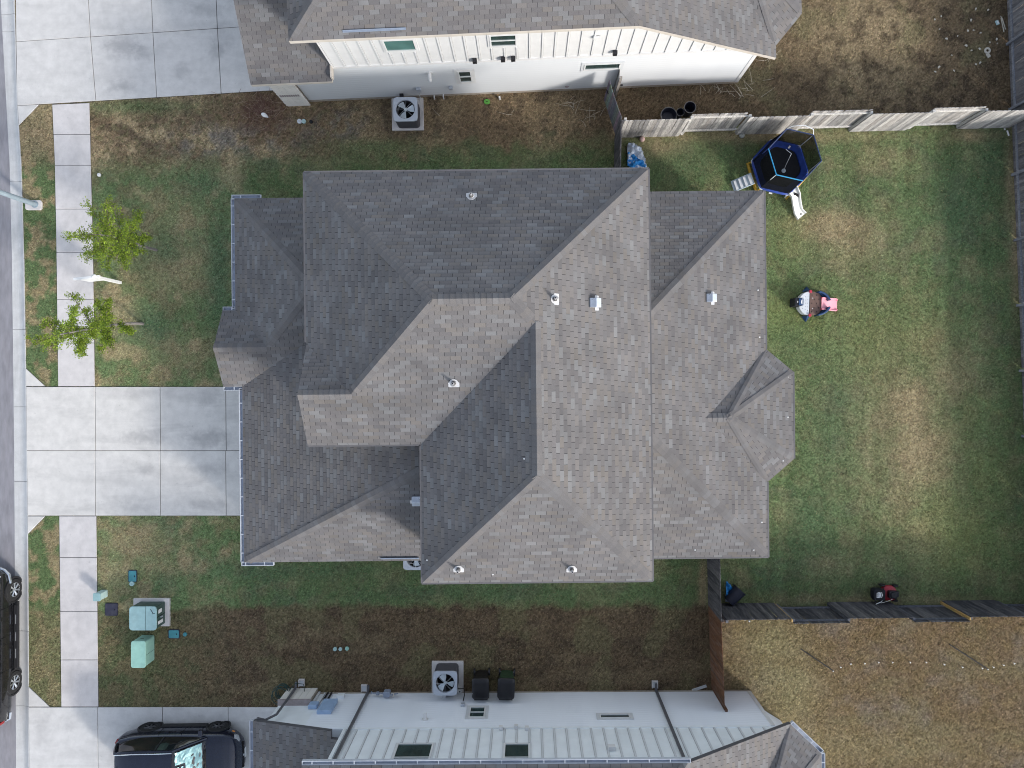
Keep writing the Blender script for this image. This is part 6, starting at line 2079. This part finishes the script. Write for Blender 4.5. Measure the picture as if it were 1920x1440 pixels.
# ------------------------------------------------------------------ vehicles
M['car_navy'] = mat('navy_car_paint', (0.007, 0.011, 0.027), 0.25, 0.08, 3, spec=.5, coat=.6, metal=.3)
M['car_black'] = mat('black_car_paint', (0.008, 0.008, 0.010), 0.25, 0.1, 3, spec=.5, coat=.7)
M['clad'] = mat('black_cladding', (0.016, 0.016, 0.018), 0.6, 0.15, 9)
M['car_glass'] = mat('car_glass', (0.010, 0.011, 0.014), 0.05, 0.2, 4, spec=.9)
M['tyre'] = mat('tyre_rubber', (0.014, 0.014, 0.015), 0.85, 0.15, 14)
M['rim_dark'] = mat('dark_rim', (0.07, 0.07, 0.075), 0.35, 0.1, 14, metal=.5)
M['rim_bright'] = mat('bright_rim', (0.62, 0.65, 0.68), 0.25, 0.06, 14, metal=.8)
M['chrome'] = mat('chrome_trim', (0.70, 0.74, 0.78), 0.15, 0.05, 9, metal=.9)
M['shade_foil'] = mat('windscreen_shade', (0.45, 0.72, 0.70), 0.35, 0.2, 5, metal=.35)
M['lamp_glass'] = mat('lamp_glass', (0.35, 0.36, 0.37), 0.12, 0.2, 9, spec=.8)
M['lamp_red'] = mat('tail_lamp', (0.25, 0.01, 0.012), 0.15, 0.1, 9, spec=.8)
M['lamp_amber'] = mat('marker_lamp', (0.55, 0.20, 0.03), 0.2, 0.1, 9)
M['interior'] = mat('car_interior', (0.02, 0.02, 0.022), 0.8, 0.2, 9)


def interp_rows(rows, n):
    """densify station rows along x"""
    a = np.array(rows, float)
    xs = np.linspace(a[0, 0], a[-1, 0], n)
    xs = np.unique(np.concatenate([xs, a[:, 0]]))
    return [tuple([x] + [float(np.interp(x, a[:, 0], a[:, k])) for k in range(1, a.shape[1])]) for x in xs]


def wheel(parent, x, y, r, w, side, rim, n_spoke=7):
    b = MB(); N = 28
    prof = [(r * .62, 0), (r * .93, 0.01), (r, .04), (r, w - .04), (r * .93, w - .01), (r * .62, w)]
    rings = []
    for rr, yy_ in prof:
        rings.append([(rr * math.cos(2 * math.pi * k / N), side * (yy_ - w), rr * math.sin(2 * math.pi * k / N)) for k in range(N)])
    b.loft(rings, cap=False)
    t = b.build('wheel', M['tyre'], parent, smooth=True); t.location = (x, y, r)
    b = MB(); b.cyl((0, -side * (w * .55) - (.02 if side > 0 else -.0), 0), r * .62, .02, 24, axis='Y'); b.build('rim_barrel', M['rim_dark'], t)
    rm = MB(); rm.ring((0, -side * .02 - .01, 0), r * .57, r * .655, .02, 28, axis='Y')
    rm.cyl((0, -side * .035 - .015, 0), r * .13, .03, 16, axis='Y')
    for k in range(n_spoke):
        for da in (-.09, .09):
            a = 2 * math.pi * k / n_spoke + da
            p0 = Vector((math.cos(a - da * .3) * r * .10, -side * .03, math.sin(a - da * .3) * r * .10)); p1 = Vector((math.cos(a) * r * .60, -side * .02, math.sin(a) * r * .60))
            rm.tube([p0, p1], [r * .05, r * .042], 5)
    rm.build('rim', rim, t)
    return t


def car(name, label, loc, rz, L, W, belt, roof, paint, xs, glass_rows, wheels, wr, rim, clad=True, rails=True, shade=False, boards=False):
    """body lofted from stations xs [(x, half width, z bottom, z top)]; cabin from glass_rows [(x, half width at belt, half width at roof, z roof)]"""
    t = thing(name, label, 'car', loc, rz)
    rows = interp_rows(xs, 34)
    rings = []
    for (x, hw, zb_, zt) in rows:
        h = zt - zb_
        half = [(hw * .80, zb_), (hw * .955, zb_ + h * .10), (hw * .995, zb_ + h * .28), (hw, zb_ + h * .52), (hw * .985, zb_ + h * .74), (hw * .94, zt - h * .09), (hw * .86, zt - h * .02), (hw * .55, zt + .018), (0, zt + .03)]
        ring = [(x, y, z) for y, z in half] + [(x, -y, z) for y, z in half[-2::-1]]
        rings.append(ring)
    b = MB().loft(rings); b.build('body', paint, t, smooth=True)
    # cabin glass
    gr = []
    for (x, wb, wr_, zr, zbelt) in glass_rows:
        gr.append((x, wb, wr_, zr, zbelt))
    rings = []
    for (x, wb, wt, zr, zbt) in gr:
        rings.append([(x, wb, zbt - .06), (x, wb, zbt), (x, (wb * .45 + wt * .55), zbt + (zr - zbt) * .55), (x, wt, zr - .03), (x, wt * .6, zr - .005), (x, 0, zr), (x, -wt * .6, zr - .005), (x, -wt, zr - .03), (x, -(wb * .45 + wt * .55), zbt + (zr - zbt) * .55), (x, -wb, zbt), (x, -wb, zbt - .06)])
    MB().loft(rings).build('cabin_glass', M['car_glass'], t, smooth=True)
    # roof panel with curved edge
    top = [g for g in gr if g[3] > roof - .16]
    rr = []
    for (x, wb, wt, zr, zbt) in top:
        wt2 = wt + .022
        rr.append([(x, wt2 + .012, zr - .075), (x, wt2 + .004, zr - .02), (x, wt2 * .86, zr + .012), (x, wt2 * .5, zr + .026), (x, 0, zr + .032), (x, -wt2 * .5, zr + .026), (x, -wt2 * .86, zr + .012), (x, -wt2 - .004, zr - .02), (x, -wt2 - .012, zr - .075)])
    rf = MB().loft(rr, closed=True); rf.build('roof', paint, t, smooth=True)
    # pillars along the glass edges
    f0, f1 = gr[-1], top[-1]
    r0, r1 = gr[0], top[0]
    for s_ in (-1, 1):
        def edge(a, c, wide):
            p = Vector((a[0], s_ * (a[1] + .005), a[4])); q = Vector((c[0], s_ * (c[2] + .012), c[3] - .01))
            mid_ = p.lerp(q, .5) + Vector((0, s_ * .02, .03))
            MB().tube([p, mid_, q], wide, 6).build('pillar', paint, t, smooth=True)
        edge(f0, f1, .045); edge(r0, r1, .06)
        for g in (gr[len(gr) // 2],):
            MB().tube([Vector((g[0], s_ * (g[1] + .004), g[4])), Vector((g[0] - .05, s_ * (g[2] + .010), g[3] - .05))], .032, 6).build('pillar', M['clad'], t, smooth=True)
        if rails:
            pts = [Vector((x, s_ * (wt - .04), zr + .05 if 0 < i < len(top) - 1 else zr + .01)) for i, (x, wb, wt, zr, zbt) in enumerate(top)]
            MB().tube(pts, .017, 8).build('roof_rail', M['chrome'], t, smooth=True)
        if clad:
            MB().box(((wheels[0] + wheels[1]) / 2, s_ * (W / 2 - .02), .30), (wheels[1] - wheels[0] - 2 * wr - .12, .10, .22)).build('sill_cladding', M['clad'], t, bevel=.02)
        mx_ = f0[0] - .18
        b = MB(); b.loft([[(mx_ + dx, s_ * (W / 2 - .02 + oy), z) for dx, z in ((-.08, belt + .02), (.06, belt + .02), (.08, belt + .12), (-.06, belt + .15))] for oy in (0.0, .10, .20)]); b.build('mirror', paint, t, bevel=.015)
        for wx in wheels:
            MB().ring((wx, s_ * (W / 2 - .055) - (.05 if s_ < 0 else 0), wr), wr * 1.02, wr * 1.17, .06, 28, axis='Y').build('wheel_arch', M['clad'], t)
            MB().cyl((wx, s_ * (W / 2 - .16) - (.125 if s_ < 0 else 0), wr), wr * 1.06, .125, 24, axis='Y').build('wheel_well', M['hole'], t)
            wheel(t, wx, s_ * (W / 2 + .012), wr, .21, s_, rim)
        # door lines and handles
        for dx in (wheels[0] + wr + .18, (wheels[0] + wheels[1]) / 2 + .12, wheels[1] - wr - .12):
            MB().box((dx, s_ * (W / 2 - .004), (belt + .40) / 2), (.012, .012, belt - .48)).build('door_gap', M['hole'], t)
        for dx in ((wheels[0] + wheels[1]) / 2 - .15, wheels[0] + wr + .30):
            MB().box((dx + .15, s_ * (W / 2 + .004), belt - .16), (.16, .03, .03)).build('door_handle', paint, t, bevel=.008)
        if boards:
            MB().prism(rrect((wheels[0] + wheels[1]) / 2, s_ * (W / 2 + .06), wheels[1] - wheels[0] - 2 * wr - .25, .16, .05), .40, .45).build('running_board', M['clad'], t, bevel=.012)
            for k in range(3):
                MB().box(((wheels[0] + wheels[1]) / 2 + (k - 1) * .62, s_ * (W / 2 + .06), .452), (.34, .03, .006)).build('step_trim', M['chrome'], t)
    return t


SUV = car('parked_car', 'dark navy compact car with windscreen shade on the lower driveway', (-12.42, -13.60, .02), 0.012, 4.50, 1.84, .98, 1.62, M['car_navy'],
    [(-2.27, .40, .40, .68), (-2.24, .56, .36, .82), (-2.16, .70, .32, .95), (-2.0, .81, .29, 1.02), (-1.7, .885, .27, 1.03), (-1.4, .915, .26, 1.02), (-.6, .92, .24, .99), (.4, .92, .24, .97), (.98, .91, .24, .985), (1.35, .90, .25, .965), (1.65, .865, .26, .925), (1.88, .79, .28, .87), (2.06, .67, .31, .79), (2.18, .52, .35, .70), (2.24, .38, .39, .62), (2.26, .24, .42, .56)],
    [(-2.06, .60, .40, 1.18, 1.0), (-1.88, .70, .50, 1.48, 1.0), (-1.6, .77, .575, 1.575, 1.0), (-1.2, .82, .61, 1.605, .99), (-.4, .83, .62, 1.62, .98), (.15, .82, .60, 1.58, .97), (.75, .80, .57, 1.26, .97), (1.10, .76, .56, .99, .96)],
    (-1.20, 1.26), .365, M['rim_dark'], shade=True)
# crumpled reflective shade lying just inside the windscreen
b = MB(); n = 14
V = []
rz_ = random.Random(4)
for i in range(n):
    f = i / (n - 1)
    x = .26 + f * .72; z = 1.545 - f * .50
    for j in range(n):
        g = j / (n - 1); y = (-.5 + g) * (1.10 + .22 * f)
        V.append((x + rz_.uniform(-.012, .012), y, z + .055 + rz_.uniform(-.016, .016) - .02 * abs(g - .5)))
Fc = []
for i in range(n - 1):
    for j in range(n - 1):
        if i < 5 and 2 < j < 8 and rz_.random() < .9: continue
        Fc.append((i * n + j, i * n + j + 1, (i + 1) * n + j + 1, (i + 1) * n + j))
b.add(V, Fc); o = b.build('windscreen_shade', M['shade_foil'], SUV)
o.modifiers.new('thickness', 'SOLIDIFY').thickness = .008
for s_ in (-1, 1):
    MB().loft([[(2.00, s_ * .62, .70), (2.00, s_ * .62, .78), (2.0, s_ * .80, .80), (1.98, s_ * .80, .70)], [(2.17, s_ * .50, .64), (2.15, s_ * .50, .71), (2.06, s_ * .72, .74), (2.10, s_ * .72, .64)]]).build('headlight', M['lamp_glass'], SUV, bevel=.01)
    MB().box((1.93, s_ * .86, .66), (.10, .03, .04), -s_ * .4).build('side_marker', M['lamp_amber'], SUV)
    MB().box((-2.10, s_ * .66, .90), (.10, .16, .10), -s_ * .5).build('tail_lamp', M['lamp_red'], SUV, bevel=.02)
MB().box((2.262, .02, .47), (.02, .34, .14)).build('licence_plate', M['label_white'], SUV)
MB().box((2.23, 0, .60), (.06, .9, .10)).build('grille', M['hole'], SUV)
MB().cyl((2.262, 0, .60), .05, .01, 14, axis='X').build('badge', M['chrome'], SUV)
MB().tube([(-1.86, .0, 1.60), (-1.98, 0, 1.66)], .02, 6).build('aerial', M['car_navy'], SUV)
for x0, y0, x1, y1 in ((1.06, .55, .96, .05), (1.06, -.10, .96, -.55)):
    MB().tube([(x0, y0, 1.04), (x1, y1, 1.10)], .010, 6).build('wiper', M['black'], SUV)

trk = car('parked_truck', 'black full-size truck with bright wheels at the curb', (-19.60, -9.56, -.10), math.pi / 2, 5.6, 2.0, 1.25, 1.92, M['car_black'],
    [(-2.85, .80, .50, .95), (-2.80, .94, .46, 1.15), (-2.4, .99, .42, 1.26), (-1.4, 1.0, .40, 1.26), (0, 1.0, .38, 1.24), (1.0, 1.0, .38, 1.24), (1.6, .985, .40, 1.20), (2.2, .96, .42, 1.14), (2.48, .90, .46, 1.04), (2.60, .74, .52, .90)],
    [(-2.70, .82, .66, 1.45, 1.25), (-2.50, .86, .72, 1.84, 1.25), (-1.5, .90, .75, 1.90, 1.24), (-.3, .90, .75, 1.92, 1.23), (.35, .89, .73, 1.88, 1.23), (.85, .88, .70, 1.52, 1.22), (1.20, .86, .70, 1.24, 1.20)],
    (-1.56, 1.80), .41, M['rim_bright'], rails=True, boards=True)
trk['category'] = 'truck'
for s_ in (-1, 1):
    MB().loft([[(2.44, s_ * .60, .86), (2.44, s_ * .60, .98), (2.40, s_ * .88, 1.0), (2.38, s_ * .90, .86)], [(2.60, s_ * .55, .84), (2.58, s_ * .55, .95), (2.46, s_ * .86, .97), (2.48, s_ * .88, .84)]]).build('headlight', M['lamp_glass'], trk)
    MB().box((-2.78, s_ * .88, 1.0), (.10, .14, .30)).build('tail_lamp', M['lamp_red'], trk, bevel=.02)
    MB().tube([(2.10, s_ * 1.00, .62), (2.42, s_ * .96, .66), (2.58, s_ * .82, .68), (2.66, s_ * .60, .68)], .05, 8).build('bumper_corner', M['chrome'], trk, smooth=True)
    MB().tube([(-2.55, s_ * .99, .62), (-2.78, s_ * .97, .62), (-2.86, s_ * .8, .62)], .045, 8).build('bumper_corner', M['chrome'], trk, smooth=True)
MB().box((2.62, 0, .66), (.12, 1.3, .20)).build('front_bumper', M['chrome'], trk, bevel=.03)
MB().box((-2.86, 0, .62), (.10, 1.6, .20)).build('rear_bumper', M['chrome'], trk, bevel=.03)
MB().box((2.57, 0, .90), (.05, 1.0, .22)).build('grille', M['chrome'], trk)
